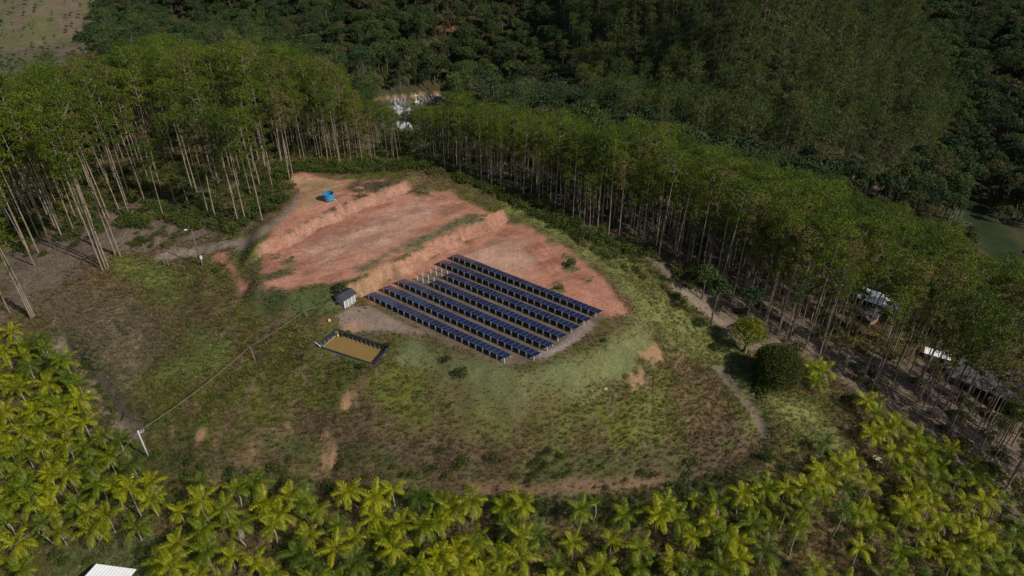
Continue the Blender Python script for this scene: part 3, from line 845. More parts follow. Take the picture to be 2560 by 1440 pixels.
M_WHITE = plain('white_paint', (.74, .74, .72), .55, .12, 2)
M_PALE = plain('pale_plastic', (.70, .55, .36), .5, .1)
c0 = ring(0, 0)[1]
fl = MB(); fl.tube([(0, 0, -.16), (0, 0, -.08), (0, 0, .08), (0, 0, .16)], [.06, .17, .17, .06], 12)
fl.tube([(0, 0, .1), (0, 0, .75)], .03, 6)
o = fl.obj('float_valve', [M_PALE]); o.location = (c0[0] + .35, c0[1] - .55, WZ + .25); tag(o, 'small pale float hanging in the back corner of the muddy pond', 'float')
c3 = ring(0, 0)[0]
pp = MB(); pp.tube([(-.75, .55, RZ + .22), (-.55, .35, RZ + .22), (.25, -.35, RZ + .20), (.42, -.5, RZ + .1), (.46, -.52, WZ - .1)], .07, 8)
o = pp.obj('inlet_pipe', [M_WHITE]); o.location = (c3[0], c3[1], 0); tag(o, 'short white pipe over the left corner of the black pond liner', 'pipe')

# ================================================================== SHED
A, B = Pz(862, 772), Pz(889, 755)
d = B - A; Ls = float(np.hypot(d[0], d[1])) ; az = math.atan2(d[1], d[0])
sh = empty('shed', (A[0], A[1], 0), az, label='small open-fronted shed with dark grey pitched roof beside the panel rows', cat='shed')
Wd = 2.3; Hh = 1.95
M_ROOFD = plain('dark_fibre_cement', (.055, .058, .070), .8, .3, 2.5)
M_SHW = plain('shed_block_wall', (.30, .31, .33), .9, .25, 2)
wl = MB(); wl.box((Ls / 2, Wd, Hh / 2), (Ls - .2, .12, Hh)); wl.box((.06, Wd / 2 + .05, Hh / 2), (.12, Wd - .2, Hh)); wl.box((Ls - .06, Wd / 2 + .05, Hh / 2), (.12, Wd - .2, Hh)); wl.obj('wall', [M_SHW], sh)
for k in range(4): MB().box((Ls * k / 3 + (.08 if k == 0 else -.08 if k == 3 else 0), .02, Hh / 2), (.15, .14, Hh)).obj('post', [M_WHITE], sh)
MB().box((Ls / 2, -.05, .06), (Ls + .2, .25, .14)).obj('threshold', [M_RIMS], sh)
gr = MB()
for k in range(3):
    gr.box((Ls * (k + .5) / 3, .06, Hh * .5), (Ls / 3 - .25, .03, Hh - .35))
gr.obj('mesh_door', [plain('grey_mesh_door', (.33, .36, .38), .6, .35, 6)], sh)
rf = MB(); e_ = .38
x0, x1, y0, y1 = -e_, Ls + e_, -e_, Wd + e_; ym = Wd / 2; zr, ze = Hh + .55, Hh - .05
def slope(ya, za, yb, zb, t=.07):
    V = [(x0, ya, za), (x1, ya, za), (x1, yb, zb), (x0, yb, zb), (x0, ya, za + t), (x1, ya, za + t), (x1, yb, zb + t), (x0, yb, zb + t)]
    rf.add(V, [(3, 2, 1, 0), (4, 5, 6, 7), (0, 1, 5, 4), (1, 2, 6, 5), (2, 3, 7, 6), (3, 0, 4, 7)])
slope(y0, ze, ym - .005, zr); slope(ym + .005, zr, y1, ze)
for k in range(24):
    xx = x0 + .1 + (x1 - x0 - .2) * k / 23
    rf.tube([(xx, y0, ze + .085), (xx, ym, zr + .085)], .035, 4); rf.tube([(xx, ym, zr + .085), (xx, y1, ze + .085)], .035, 4)
rf.obj('roof', [M_ROOFD], sh)

# ================================================================== WATER TANK
M_TANK = plain('blue_fibreglass', (.035, .26, .50), .4, .12, 1.5)
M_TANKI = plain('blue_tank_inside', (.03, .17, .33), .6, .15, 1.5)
p = G(823, 501)
tk = empty('water_tank', p, R(20), label='open round sky-blue water tank on the tan earth at the top of the site', cat='water tank')
mb = MB(); ns = 40
prof = [(.98, 0), (1.0, .02), (1.03, .42), (1.07, .45), (1.05, .50), (1.09, .95), (1.13, .98), (1.11, 1.03), (1.15, 1.42), (1.19, 1.45), (1.17, 1.5), (1.2, 1.72)]
V = [(r * math.cos(2 * PI * k / ns), r * math.sin(2 * PI * k / ns), z) for r, z in prof for k in range(ns)]
Fq = [(i * ns + k, i * ns + (k + 1) % ns, (i + 1) * ns + (k + 1) % ns, (i + 1) * ns + k) for i in range(len(prof) - 1) for k in range(ns)]
mb.add(V, Fq); mb.obj('shell', [M_TANK], tk, True)
mb = MB(); prof = [(1.16, 1.74), (1.10, 1.2), (1.0, .4), (.96, .08)]
V = [(r * math.cos(2 * PI * k / ns), r * math.sin(2 * PI * k / ns), z) for r, z in prof for k in range(ns)] + [(0, 0, .08)]
Fq = [(i * ns + (k + 1) % ns, i * ns + k, (i + 1) * ns + k, (i + 1) * ns + (k + 1) % ns) for i in range(len(prof) - 1) for k in range(ns)] + [(3 * ns + k, 3 * ns + (k + 1) % ns, 4 * ns) for k in range(ns)]
mb.add(V, Fq); mb.obj('inner_wall', [M_TANKI], tk, True)
mb = MB(); prof = [(1.15, 1.70), (1.27, 1.70), (1.28, 1.78), (1.15, 1.78)]
V = [(r * math.cos(2 * PI * k / ns), r * math.sin(2 * PI * k / ns), z) for r, z in prof for k in range(ns)]
Fq = [(i * ns + k, i * ns + (k + 1) % ns, ((i + 1) % 4) * ns + (k + 1) % ns, ((i + 1) % 4) * ns + k) for i in range(4) for k in range(ns)]
mb.add(V, Fq); mb.obj('rim', [M_TANK], tk, True)
mb = MB(); mb.tube([(1.0, -.3, .12), (1.35, -.4, .12), (1.5, -.45, .02)], .05, 6); mb.obj('outlet_pipe', [M_WHITE], tk)

# ================================================================== POLES AND WIRES
M_POLE = plain('concrete_pole', (.42, .44, .42), .85, .2, 1.5)
M_WOODP = plain('weathered_wood', (.20, .16, .12), .9, .3, 4)
M_DARKM = plain('dark_metal', (.08, .085, .09), .5, .15)
M_WIRE = plain('aluminium_cable', (.20, .18, .15), .6, .1)
def power_pole(uv, h, label, cat='utility pole', r0=.17, mat_=M_POLE):
    p = G(*uv); t = empty('utility_pole', p, 0, label=label, cat=cat)
    MB().tube([(0, 0, -.4), (0, 0, h)], [r0, r0 * .62], 10).obj('pole', [mat_], t, True)
    return t, p
t1, pA = power_pole((373, 1146), 6.3, 'pale concrete utility pole standing at the foot of the slope by the bare track')
mb = MB(); mb.box((.35, 0, 5.9), (.9, .09, .1), R(25)); mb.obj('crossarm', [M_POLE], t1)
for x in (.12, .45, .75):
    MB().tube([(x, x * .42, 5.95), (x, x * .42, 6.05), (x, x * .42, 6.18)], [.03, .07, .04], 8).obj('insulator', [M_WHITE], t1)
t2, pL = power_pole((505, 664), 8.2, 'tall dark pole with a lamp on top beside the upper dirt road', 'lamp pole', .15, plain('dark_pole', (.10, .10, .105), .7, .2))
mb = MB(); mb.tube([(0, 0, 8.0), (.1, .1, 8.25), (-.45, -.15, 8.45), (-.75, -.2, 8.45)], .045, 6); mb.obj('lamp_arm', [M_DARKM], t2)
mb = MB(); mb.box((-1.0, -.28, 8.42), (.62, .26, .13), R(15), taper=.7); mb.obj('lamp_head', [M_WHITE], t2)
mb = MB(); mb.box((.30, -.05, 1.9), (.30, .38, .62)); mb.box((.30, -.05, 2.235), (.36, .44, .05)); mb.obj('meter_box', [M_WHITE], t2)
mb = MB(); mb.tube([(.2, 0, 1.5), (.2, 0, .1)], .03, 6); mb.obj('conduit', [M_WHITE], t2)
def post(uv, h, label, tiltv=(0, 0), name='wire_post'):
    p = G(*uv); o = MB().tube([(0, 0, -.3), (tiltv[0], tiltv[1], h)], [.09, .07], 7).obj(name, [M_WOODP]); o.location = tuple(p); tag(o, label, 'post'); return p + np.array([tiltv[0], tiltv[1], h])
w1 = post((639, 903), 3.0, 'thin leaning wooden post halfway along the sagging power line', (-.45, .3))
w2 = post((766, 793), 1.6, 'short wooden wire post on the slope just left of the shed')
def wire(a, b_, sag, label, r=.028, name='power_line'):
    a, b_ = np.array(a), np.array(b_); P = []
    for k in range(17):
        t = k / 16; q = a + (b_ - a) * t; q[2] -= sag * 4 * t * (1 - t); P.append(q)
    o = MB().tube(P, r, 5).obj(name, [M_WIRE], smooth=True); tag(o, label, 'cable'); return o
topA = pA + np.array([.1, .1, 6.1])
wire(topA, w1, .7, 'grey power cable from the concrete pole up the slope to the leaning post', .04)
wire(w1, w2, .25, 'grey power cable between the leaning post and the short post', .035)
sa = math.cos(az), math.sin(az)
shc = np.array([A[0] - .2 * sa[0], A[1], 2.0])
wire(w2, shc, .15, 'grey power cable from the short post to the dark-roofed shed', .03)
pB = G(60, 1436); wire(topA, pB + np.array([0, 0, 6.0]), 1.2, 'grey power cable running from the concrete pole down to the bottom left corner', .028)
# timber gate by the upper road
p = G(412, 664)
gt = empty('timber_gate', p, R(-20), label='weathered timber gate posts and rails at the end of the upper dirt road', cat='gate')
for i, (x, h) in enumerate(((0, 1.7), (1.0, 1.6), (2.6, 1.3), (5.0, 1.1))):
    MB().tube([(x, 0, -.2), (x + .05, .05, h)], .10, 6).obj('post', [M_WOODP], gt)
mb = MB(); mb.tube([(-.9, -.2, .9), (.6, .1, 1.75)], .11, 6); mb.tube([(-.7, .1, 1.3), (1.1, 0, 1.0)], .09, 6); mb.tube([(1, 0, 1.1), (5.1, 0, .8)], .04, 5); mb.obj('rail', [M_WOODP], gt)
# small finds on the pad
o = MB().tube([(0, 0, .0), (0, 0, .05), (0, 0, .38), (0, 0, .40)], [.20, .22, .28, .24], 14).obj('bucket', [plain('yellow_plastic', (.55, .42, .08), .5, .1)])
p = G(821, 802); o.location = (p[0], p[1], p[2] + .2); o.rotation_euler = (R(80), 0, R(50)); tag(o, 'small yellow bucket tipped over at the scrub edge above the pond', 'bucket')
M_ROCK = plain('dark_stone', (.07, .055, .045), .9, .3, 3)
M_ROCKP = plain('pale_stone', (.50, .34, .20), .9, .2, 3)
def stone(uv, r, m, label, name='stone', seed=0):
    rg = np.random.default_rng(seed + 900)
    import bmesh
    bmh = bmesh.new(); bmesh.ops.create_icosphere(bmh, subdivisions=2, radius=r)
    for v in bmh.verts:
        v.co = Vector((v.co.x * 1.3, v.co.y, v.co.z * .75)) * (1 + rg.uniform(-.22, .22))
    me_ = bpy.data.meshes.new(name); bmh.to_mesh(me_); bmh.free(); me_.materials.append(m)
    o = link(bpy.data.objects.new(name, me_)); p = G(*uv); o.location = (p[0], p[1], p[2] + r * .35); tag(o, label, 'stone')
stone((914, 771), .26, M_ROCK, 'dark lump on the bare ground between shed and front panel row', seed=1)
stone((898, 778), .18, M_ROCK, 'smaller dark lump on the bare ground nearest the shed', seed=2)
stone((1513, 973), .30, M_ROCKP, 'pale orange stone lying in the green turf below the panels', seed=3)
stone((1228, 832), .2, M_ROCKP, 'small pale stone between the two nearest panel rows on the right', seed=4)
stone((221, 979), .3, M_ROCKP, 'pale stone beside the bare track by the left palms', seed=5)

# ================================================================== BUILDINGS DOWN THE RIGHT SIDE
M_WROOF = plain('white_metal_roof', (.95, .96, .98), .25, .05, .8)
M_GROOF = plain('grey_metal_roof', (.095, .085, .098), .75, .4, .5)
M_BROOF = plain('brown_tile_roof', (.13, .085, .075), .85, .25, 2)
M_BRICK = plain('raw_brick', (.33, .19, .13), .9, .25, 3)
M_DARKI = plain('dark_opening', (.012, .012, .014), .8, .1)
M_CREAM = plain('cream_render', (.62, .57, .46), .85, .12, 1)
def house(uv, az, L, W, H, rise, roofm, wallm, label, eave=.6, ribs=20, open_front=False, z=None, cat='house', name='house', doors=2):
    p = G(*uv) if z is None else Pz(*uv, z)
    t = empty(name, p, az, label=label, cat=cat)
    if open_front:
        mb = MB(); mb.box((0, W / 2 - .1, H / 2 - 1), (L, .2, H + 2)); mb.box((-L / 2 + .1, 0, H / 2 - 1), (.2, W - .4, H + 2)); mb.box((L / 2 - .1, 0, H / 2 - 1), (.2, W - .4, H + 2)); mb.obj('wall', [wallm], t)
        n = max(3, int(L / 4))
        for k in range(n + 1): MB().box((-L / 2 + .2 + (L - .4) * k / n, -W / 2 + .1, H / 2 - 1), (.22, .22, H + 2)).obj('post', [M_CREAM], t)
    else:
        mb = MB(); mb.box((0, 0, H / 2 - 1), (L, W, H + 2), m=0)
        for s in (-1, 1):
            xg = s * (L / 2 + .002) ; mb.add([(xg, -W / 2, H - .02), (xg, W / 2, H - .02), (xg, 0, H + rise * .97)], [(0, 1, 2)])
        mb.obj('wall', [wallm], t)
        n = max(2, int(L / 3))
        for k in range(n):
            x = -L / 2 + (k + .5) * L / n
            if k % doors == 0 and k: MB().box((x, -W / 2 - .03, 1.05), (.9, .08, 2.1)).obj('door', [M_BROOF], t)
            else:
                w_ = MB().box((x, -W / 2 - .03, 1.6), (1.1, .08, 1.0)).obj('window', [M_WHITE], t)
                MB().box((x, -W / 2 - .075, 1.6), (.9, .02, .8)).obj('pane', [M_DARKI], w_)
    r_ = MB(); x0, x1, y0, y1 = -L / 2 - eave, L / 2 + eave, -W / 2 - eave, W / 2 + eave
    zr, ze = H + rise, H - .02
    for ya, za, yb, zb in ((y0, ze, -.01, zr), (.01, zr, y1, ze)):
        t_ = .09
        V = [(x0, ya, za), (x1, ya, za), (x1, yb, zb), (x0, yb, zb), (x0, ya, za + t_), (x1, ya, za + t_), (x1, yb, zb + t_), (x0, yb, zb + t_)]
        r_.add(V, [(3, 2, 1, 0), (4, 5, 6, 7), (0, 1, 5, 4), (1, 2, 6, 5), (2, 3, 7, 6), (3, 0, 4, 7)])
        for k in range(ribs):
            xx = x0 + (x1 - x0) * (k + .5) / ribs
            r_.tube([(xx, ya, za + t_ + .02), (xx, yb, zb + t_ + .02)], .045, 4, cap=False)
    r_.obj('roof', [roofm], t)
    return t
house((2208, 775), R(-38), 12.0, 5.0, 2.8, .7, M_WROOF, M_BRICK, 'house with a blazing white metal roof seen through the right eucalyptus trunks')
house((2170, 803), R(40), 5.0, 2.6, 2.2, .4, M_GROOF, M_BRICK, 'low raw-brick outbuilding just below the white-roofed house', ribs=8)
house((2335, 905), R(-30), 5.0, 2.2, 2.5, .25, M_WROOF, M_CREAM, 'narrow white shed with pale walls between the white-roofed house and the grey barn', ribs=10, eave=.25)
house((2462, 985), R(-42), 13, 7.5, 3.6, 1.3, M_GROOF, M_BRICK, 'long open-sided barn with grey metal roof behind the right trunks', open_front=True, cat='barn', name='barn', ribs=34)
house((2585, 985), R(-42), 10, 7.0, 3.6, 1.2, M_GROOF, M_BRICK, 'second grey-roofed barn cut by the right edge', open_front=True, cat='barn', name='barn', ribs=26)
house((2410, 712), R(-25), 10, 6, 2.8, 1.3, M_BROOF, M_CREAM, 'house with a dark brown roof among the farthest right trees', ribs=24)
house((268, 1500), R(-8), 5.2, 6.0, 2.7, .7, M_WROOF, M_CREAM, 'small building with a bright white roof cut by the bottom left edge', ribs=12)
# boulders by the white shed
for i, (uv, r) in enumerate([((2375, 927), .9), ((2369, 934), .6)]):
    stone(uv, r, M_CREAM, ['large pale boulder in the yard below the narrow white shed', 'smaller pale boulder in the yard below the narrow white shed'][i], name='boulder', seed=20 + i)

# ================================================================== CEMETERY ON THE FAR KNOLL
p = G(1041, 256)
cr = MB(); cr.box((0, 0, .35), (1.6, 1.6, .9)); cr.box((0, 0, 2.9), (.42, .36, 4.6)); cr.box((0, 0, 3.9), (2.4, .35, .42))
o = cr.obj('cross', [M_WHITE]); o.location = tuple(p); o.rotation_euler = (0, 0, R(5)); tag(o, 'tall white cross rising above the far cemetery', 'cross')
M_TG = plain('grey_tomb', (.27, .26, .29), .8, .25, 1.2); M_TW = plain('white_tomb', (.48, .49, .52), .6, .15, 1.2); M_TB = plain('blue_tiled_tomb', (.28, .42, .58), .5, .15, 1.2)
def tomb_mesh(m, h, cross):
    t = MB(); t.box((0, 0, h / 2), (1.1, 2.2, h)); t.box((0, 0, h + .06), (1.25, 2.35, .12)); t.box((0, 1.0, h + .55), (1.0, .15, .9))
    if cross: t.box((0, .95, h + 1.4), (.12, .12, .9)); t.box((0, .95, h + 1.55), (.55, .121, .12))
    return t.mesh('tomb', [m])
TM = {k: [tomb_mesh(m, .6, False), tomb_mesh(m, .9, True), tomb_mesh(m, 1.4, False)] for k, m in (('g', M_TG), ('w', M_TW), ('b', M_TB))}
def tombs(u0, u1, v0, v1, n, kinds, label, group, seed):
    rg = np.random.default_rng(seed); put = []
    for _ in range(n * 8):
        if len(put) >= n: break
        q = G(rg.uniform(u0, u1), rg.uniform(v0, v1))
        if any(np.hypot(*(q[:2] - w_[:2])) < 1.7 for w_ in put): continue
        put.append(q); k = rg.choice(list(kinds))
        o = link(bpy.data.objects.new('tomb', TM[k][int(rg.integers(0, 3))])); o.location = tuple(q); o.rotation_euler = (0, 0, R(5) + rg.normal(0, .05)); o.scale = (.72, .72, .6)
        tag(o, None, 'tomb'); NUM.append((o, float(proj([q])[0][0]), {'g': 'grey', 'w': 'white', 'b': 'pale blue'}[k] + ' ' + group))
tombs(1045, 1106, 242, 262, 64, 'gggw', '%s tomb in the packed rows right of the white cross', 'tombs right of the cross', 1)
tombs(976, 1014, 251, 274, 34, 'ggw', '%s tomb in the rows left of the white cross', 'tombs left of the cross', 2)
tombs(984, 1028, 276, 290, 14, 'wwb', '%s tomb on the middle terrace below the cross', 'tombs on the middle terrace', 3)
tombs(1022, 1048, 295, 308, 12, 'wbg', '%s tomb on the lower terrace seen between treetops', 'tombs on the lower terrace', 4)
tombs(994, 1035, 314, 322, 10, 'w', '%s tomb in the lowest row of the cemetery', 'tombs in the lowest row', 5)

# ================================================================== SINGLE TREES AND BUSHES
def plant(name, tv, cv, loc, rz, s, tm, cm, **t):
    r_ = empty(name, loc, rz, **t); r_.scale = (s, s, s) if not hasattr(s, '__len__') else s
    tme = tv if isinstance(tv, bpy.types.Mesh) else np_mesh('trunk', tv[0], tv[1], tm, smooth=True)
    cme = cv if isinstance(cv, bpy.types.Mesh) else np_mesh('crown', cv[0], cv[1], cm)
    link(bpy.data.objects.new('trunk', tme), r_); link(bpy.data.objects.new('crown', cme), r_)
    return r_
tv, cv = broadleaf(100, H=9.0, rad=3.6, leaves=17000, lumps=46, size=.24, squash=.95)
rg = np.random.default_rng(5)
sp = shell((0, 0, 5.1), (4.5, 4.5, 4.2), 22000, rg, -.75)
q = quads(sp, .26, .6, .2, rg=rg); cv2 = merge([(cv[0], cv[1], 0), (q[0], q[1], 0)])
plant('mango_tree', tv, (cv2[0], cv2[1]), G(1930, 970), 0, 1.0, M_WOOD, leafmat('dense_dark_leaves', (.030, .043, .004), (.052, .062, .006), .1, .6),
      label='dense round dark green tree like a ball on the right slope', cat='tree')
tv, cv = broadleaf(101, H=5.8, rad=2.9, leaves=5200, lumps=24, size=.24, squash=1.12)
plant('small_tree', tv, cv, G(1861, 880), 0, 1.3, M_BARK, leafmat('yellow_green_leaves', (.16, .175, .014), (.25, .24, .016), .3, .6),
      label='yellow-green small tree on a pale trunk beside the lower right track', cat='tree')
BUSH = [broadleaf(200 + i, H=1.9, rad=1.5, leaves=700, lumps=9, size=.26, squash=.85) for i in range(4)]
BUSHM = [(np_mesh('trunk', t[0][:], t[1], M_WOOD), np_mesh('crown', c[0], c[1], M_SHRUB)) for t, c in BUSH]
for i, (uv, s, lb) in enumerate([
    ((1750, 818), 1.0, 'small round dark bush alone on the sunny right slope below the track'),
    ((1786, 876), .8, 'small bush at the lower end of the sunny right slope'),
    ((1996, 880), 1.1, 'low dark bush just above the round dark tree'),
    ((1510, 855), .35, 'tiny dark bush on the green turf right of the panels'),
    ((1155, 940), .8, 'dark bush on the slope below the front panel row'),
    ((1118, 905), .6, 'smaller bush touching the grass below the front panel row'),
    ((612, 565), 1.0, 'green bush at the roots of the eucalyptus by the upper dirt road'),
    ((852, 730), .9, 'green bush just behind the dark-roofed shed'),
    ((1425, 665), .7, 'straggly bush on the red earth right of the farthest panels'),
    ((1400, 722), .5, 'low weedy bush on the red earth above the farthest panel row'),
    ((975, 866), .5, 'bush leaning over the right corner of the pond'),
    ((872, 836), .4, 'low bush on the bank behind the pond'),
    ((905, 920), .5, 'bush in front of the near edge of the pond'),
    ((1905, 985), 1.5, 'pale climbing scrub at the foot of the round dark tree'),
    ((1720, 690), 1.6, 'broad green thicket bush between the two lower tracks'),
    ((1690, 680), 1.3, 'left bush of the thicket between the two lower tracks'),
    ((1752, 706), 1.3, 'right bush of the thicket between the two lower tracks'),
    ((540, 680), .5, 'bright green low bush at the foot of the lamp pole'),
    ((2130, 1010), 1.1, 'dark bush under the first palms of the right strip')]):
    tm_, cm_ = BUSHM[i % 4]
    plant('bush', tm_, cm_, G(*uv), i * 1.3, s, None, None, label=lb, cat='bush')

# banana plants in the valley
def banana(seed):
    rg = np.random.default_rng(seed); V, F = [], []
    for k in range(9):
        az_ = k * 2.4; el = rg.uniform(.5, 1.2); p = np.array([0, 0, 2.2]); L = rg.uniform(1.8, 2.6)
        side = np.array([-math.sin(az_), math.cos(az_), 0]); dh = np.array([math.cos(az_), math.sin(az_), 0]); o = len(V)
        for i in range(7):
            w_ = .34 * math.sin(PI * min(1, .12 + i / 6.5)); V += [p - side * w_, p + side * w_]
            p = p + (dh * math.cos(el) + np.array([0, 0, 1]) * math.sin(el)) * L / 6; el -= .3
        F += [(o + 2 * i, o + 2 * i + 1, o + 2 * i + 3, o + 2 * i + 2) for i in range(6)]
    return np.array(V), np.array(F)
M_BAN = leafmat('banana_leaves', (.07, .13, .05), (.13, .19, .09), .3, .5)
BM = [np_mesh('crown', *banana(i), M_BAN) for i in range(3)]
BT = MB().tube([(0, 0, -.2), (0, 0, 2.25)], [.16, .10], 7).mesh('trunk', [M_SHAFT])
for i, (u, v) in enumerate([(2368, 548), (2378, 556), (2388, 552), (2400, 562), (2412, 570), (2394, 545), (2420, 578), (2505, 672), (2520, 680), (2535, 690), (2548, 684), (2528, 672), (2555, 700)]):
    LASTP = plant('banana_plant', BT, BM[i % 3], G(u, v), i * .9, .75 + .12 * (i % 3), None, None,
          cat='banana plant')
    NUM.append((bpy.context.scene.objects[-1] if 0 else LASTP, u, 'banana plants in the %s' % ('upper clump beside the dark valley meadow' if i < 7 else 'lower clump at the right edge')))

# fallen wood
M_LOG = plain('bleached_wood', (.52, .45, .36), .8, .25, 4)
rg = np.random.default_rng(4)
for i in range(11):
    p = G(2178 + rg.uniform(0, 28), 1128 + rg.uniform(0, 34)); L = rg.uniform(1.0, 2.4); a_ = rg.uniform(0, PI)
    o = MB().tube([(-L / 2, 0, 0), (0, .05, .05), (L / 2, 0, .02)], [.09, .08, .05], 6).obj('log', [M_LOG]); o.location = (p[0], p[1], p[2] + .15 + .1 * rg.random()); o.rotation_euler = (0, rg.normal(0, .15), a_)
    tag(o, None, 'log'); NUM.append((o, float(proj([p])[0][0]), 'bleached sticks in the woodpile between the right palms'))
a_, b_ = G(1212, 1337), G(1243, 1386)
o = MB().tube([a_ + [0, 0, .5], (a_ + b_) / 2 + [0, 0, .35], b_ + [0, 0, .2]], [.07, .10, .13], 7).obj('fallen_trunk', [M_LOG]); tag(o, 'pale fallen palm trunk lying across the gap between the front palms', 'fallen trunk')
# ================================================================== PALMS
def palm_crown(seed, nf=12, length=2.5, low=-.35, thin=1.0):
    rg = np.random.default_rng(seed); parts = []
    for k in range(nf):
        f = k / (nf - 1)
        el = 1.35 - f * (1.35 - low) + rg.normal(0, .08)
        az_ = k * 2.4 + rg.normal(0, .22)
        parts.append((*frond(length * rg.uniform(.85, 1.1) * (.75 if k == 0 else 1), az_, el, 1.15 + .5 * f + rg.normal(0, .12), rg, nl=16, leaf=.82 * thin), 0))
    V, F, _ = merge(parts); return V, F
def dead_crown(seed, n=3):
    rg = np.random.default_rng(seed); parts = []
    for k in range(n):
        parts.append((*frond(rg.uniform(1.7, 2.3), rg.uniform(0, 2 * PI), rg.uniform(-.7, -.3), 1.2, rg, nl=11, leaf=.45), 0))
    V, F, _ = merge(parts); V[:, 2] -= .25; return V, F
PC = [np_mesh('fronds', *palm_crown(300 + i, [12, 11, 13, 10, 12, 9, 11, 12][i], [2.9, 2.7, 3.0, 2.6, 2.85, 2.3, 3.1, 2.75][i], [-.35, -.2, -.5, -.1, -.3, .1, -.4, -.45][i]), M_PALM) for i in range(8)]
PCG = [np_mesh('fronds', *palm_crown(330 + i, 14, 2.6, -.4), M_PALMG) for i in range(2)]
PD = [np_mesh('dead_fronds', *dead_crown(350 + i, [2, 3, 4, 3][i]), M_DEAD) for i in range(4)]
def ptrunk(h, seed):
    rg = np.random.default_rng(seed); b = rg.normal(0, .18, 2)
    mb = MB(); zs = np.linspace(-.4, h - .7, 7)
    mb.tube([(b[0] * math.sin(PI * z / h), b[1] * math.sin(PI * z / h), z) for z in zs], [.17, .13, .115, .11, .105, .10, .10], 7)
    m1 = mb
    V0 = len(mb.f)
    mb.tube([(b[0] * .2, b[1] * .2, h - .72), (0, 0, h - .3), (0, 0, h + .1)], [.105, .13, .06], 7, m=1)
    return mb.mesh('trunk', [M_PTRUNK, M_SHAFT], True)
PH = [2.4, 3.2, 4.0, 5.0, 6.8]
PT = [[ptrunk(h, 400 + 10 * i + j) for j in range(2)] for i, h in enumerate(PH)]

# crowns seen in the photograph: (u, v of the crown, trunk height class)
PL = [(257,1095,2),(272,1144,2),(244,1214,3),(324,1226,4),(379,1210,2),(379,1250,2),(327,1165,2),(76,1257,3),(115,1226,3),(226,1281,2),(232,1324,1),(269,1293,2),
 (105,1309,3),(150,1330,1),(43,1364,2),(15,1305,2),(55,1428,2),(153,1046,2),(211,1058,2),(104,1116,3),(40,1189,2),(171,1189,3),(165,1107,2),
 (501,1205,2),(504,1254,3),(590,1226,2),(660,1260,1),(449,1281,1),(440,1360,1),(510,1327,2),(599,1315,3),(516,1382,2),(681,1318,2),(405,1405,0),
 (759,1256,3),(794,1275,2),(869,1231,3),(934,1250,3),(981,1225,2),(937,1294,2),(1000,1309,2),(1056,1316,2),(1044,1245,1),(1097,1255,1),(1128,1275,1),(1175,1257,3),
 (1094,1306,2),(1259,1270,1),(1306,1268,3),(1272,1322,1),(1344,1341,2),(1450,1278,3),(1487,1255,3),(1431,1359,2),(837,1375,3),(1141,1375,2),(1187,1356,2),(1097,1387,2),
 (984,1372,2),(784,1406,2),(1100,1419,2),(981,1425,1),(1244,1394,2),(1300,1397,2),(1387,1416,1),(844,1316,2),(772,1344,2),(700,1290,2),(725,1240,2),(560,1275,2),(640,1210,2),
 (1854,1237,3),(1910,1225,2),(1963,1225,1),(1791,1262,2),(1882,1272,1),(1963,1278,3),(1997,1322,4),(1879,1312,2),(1926,1312,2),(1810,1334,3),(1844,1362,1),(2107,1275,4),
 (2060,1206,3),(2100,1166,2),(2063,1109,1),(2119,1181,2),(2172,1212,2),(2166,1004,2),(2190,1035,1),(2213,1075,2),(2240,1056,1),(2260,1169,2),(2344,1175,2),
 (2372,1125,2),(2400,1194,2),(2322,1265,2),(2257,1287,2),(2504,1250,3),(2441,1203,2),(2385,1312,2),(2316,1375,2),(2058,928,1),(2030,920,0),(2040,955,0),(2290,1100,2),
 (1735,1252,0),(1645,1290,2),(1560,1290,1),(1690,1300,1),(1530,1350,2),(1600,1372,2),(1660,1265,1),
 (30,830,2),(60,865,1),(115,870,2),(140,905,1),(10,880,2),(75,915,2),(170,945,2),(195,960,1),(120,960,2),(45,970,2),(15,1030,2),(90,1030,2),(200,1000,1),(60,1080,2),(20,1120,2),(140,1150,1),(215,1120,1),(300,1105,1),(225,1165,1)]
# extent of the plantation (directions in which crowns are seen)
PR = [[(-560,800),(-140,790),(70,815),(150,860),(215,950),(225,1010),(310,1075),(345,1130),(420,1180),(430,1240),(400,1300),(290,1340),(210,1330),(160,1350),(110,1380),(100,1450),(80,1700),(-560,1700)],
      [(430,1190),(560,1190),(720,1215),(860,1195),(1000,1205),(1200,1245),(1310,1245),(1320,1290),(1400,1300),(1480,1250),(1600,1270),(1780,1245),(1850,1220),(1950,1215),(2040,1180),(2030,1090),(2080,1090),(2160,1150),(2200,1220),(2230,1330),(2200,1720),(420,1720),(430,1330),(450,1280)],
      [(2120,970),(2200,1000),(2290,1070),(2350,1120),(2440,1160),(2540,1260),(2700,1420),(2900,1720),(2200,1720),(2240,1330),(2240,1240),(2180,1120),(2160,1040)]]
HOLES = [[(1190,1300),(1240,1300),(1260,1400),(1200,1380)],[(1310,1290),(1400,1290),(1400,1320),(1320,1315)],[(1930,1340),(2060,1290),(2120,1330),(2090,1400),(1960,1410)],[(2060,1400),(2170,1400),(2170,1440),(2060,1440)],[(2075,1035),(2150,1080),(2215,1140),(2250,1200),(2250,1280),(2205,1250),(2185,1180),(2130,1130),(2075,1085)],[(190,1390),(420,1330),(420,1540),(190,1540)]]
palms = []
for u, v, k in PL:
    h = PH[k]; g_ = G(u, v, h * .95); palms.append((g_[0], g_[1], g_[2], k, True))
x, y = jitter_grid(-150, 150, 10, 125, 3.1, .40)
order = rng.permutation(len(x)); kk = rng.choice([0, 1, 1, 2, 2, 2, 3, 3], len(x))
zz = gz(x, y)
u, v, dpt = proj(np.stack([x, y, zz + np.array(PH)[kk] * .95], 1))
ok = np.zeros(len(x), bool)
for r_ in PR: ok |= in_poly(r_, u, v)
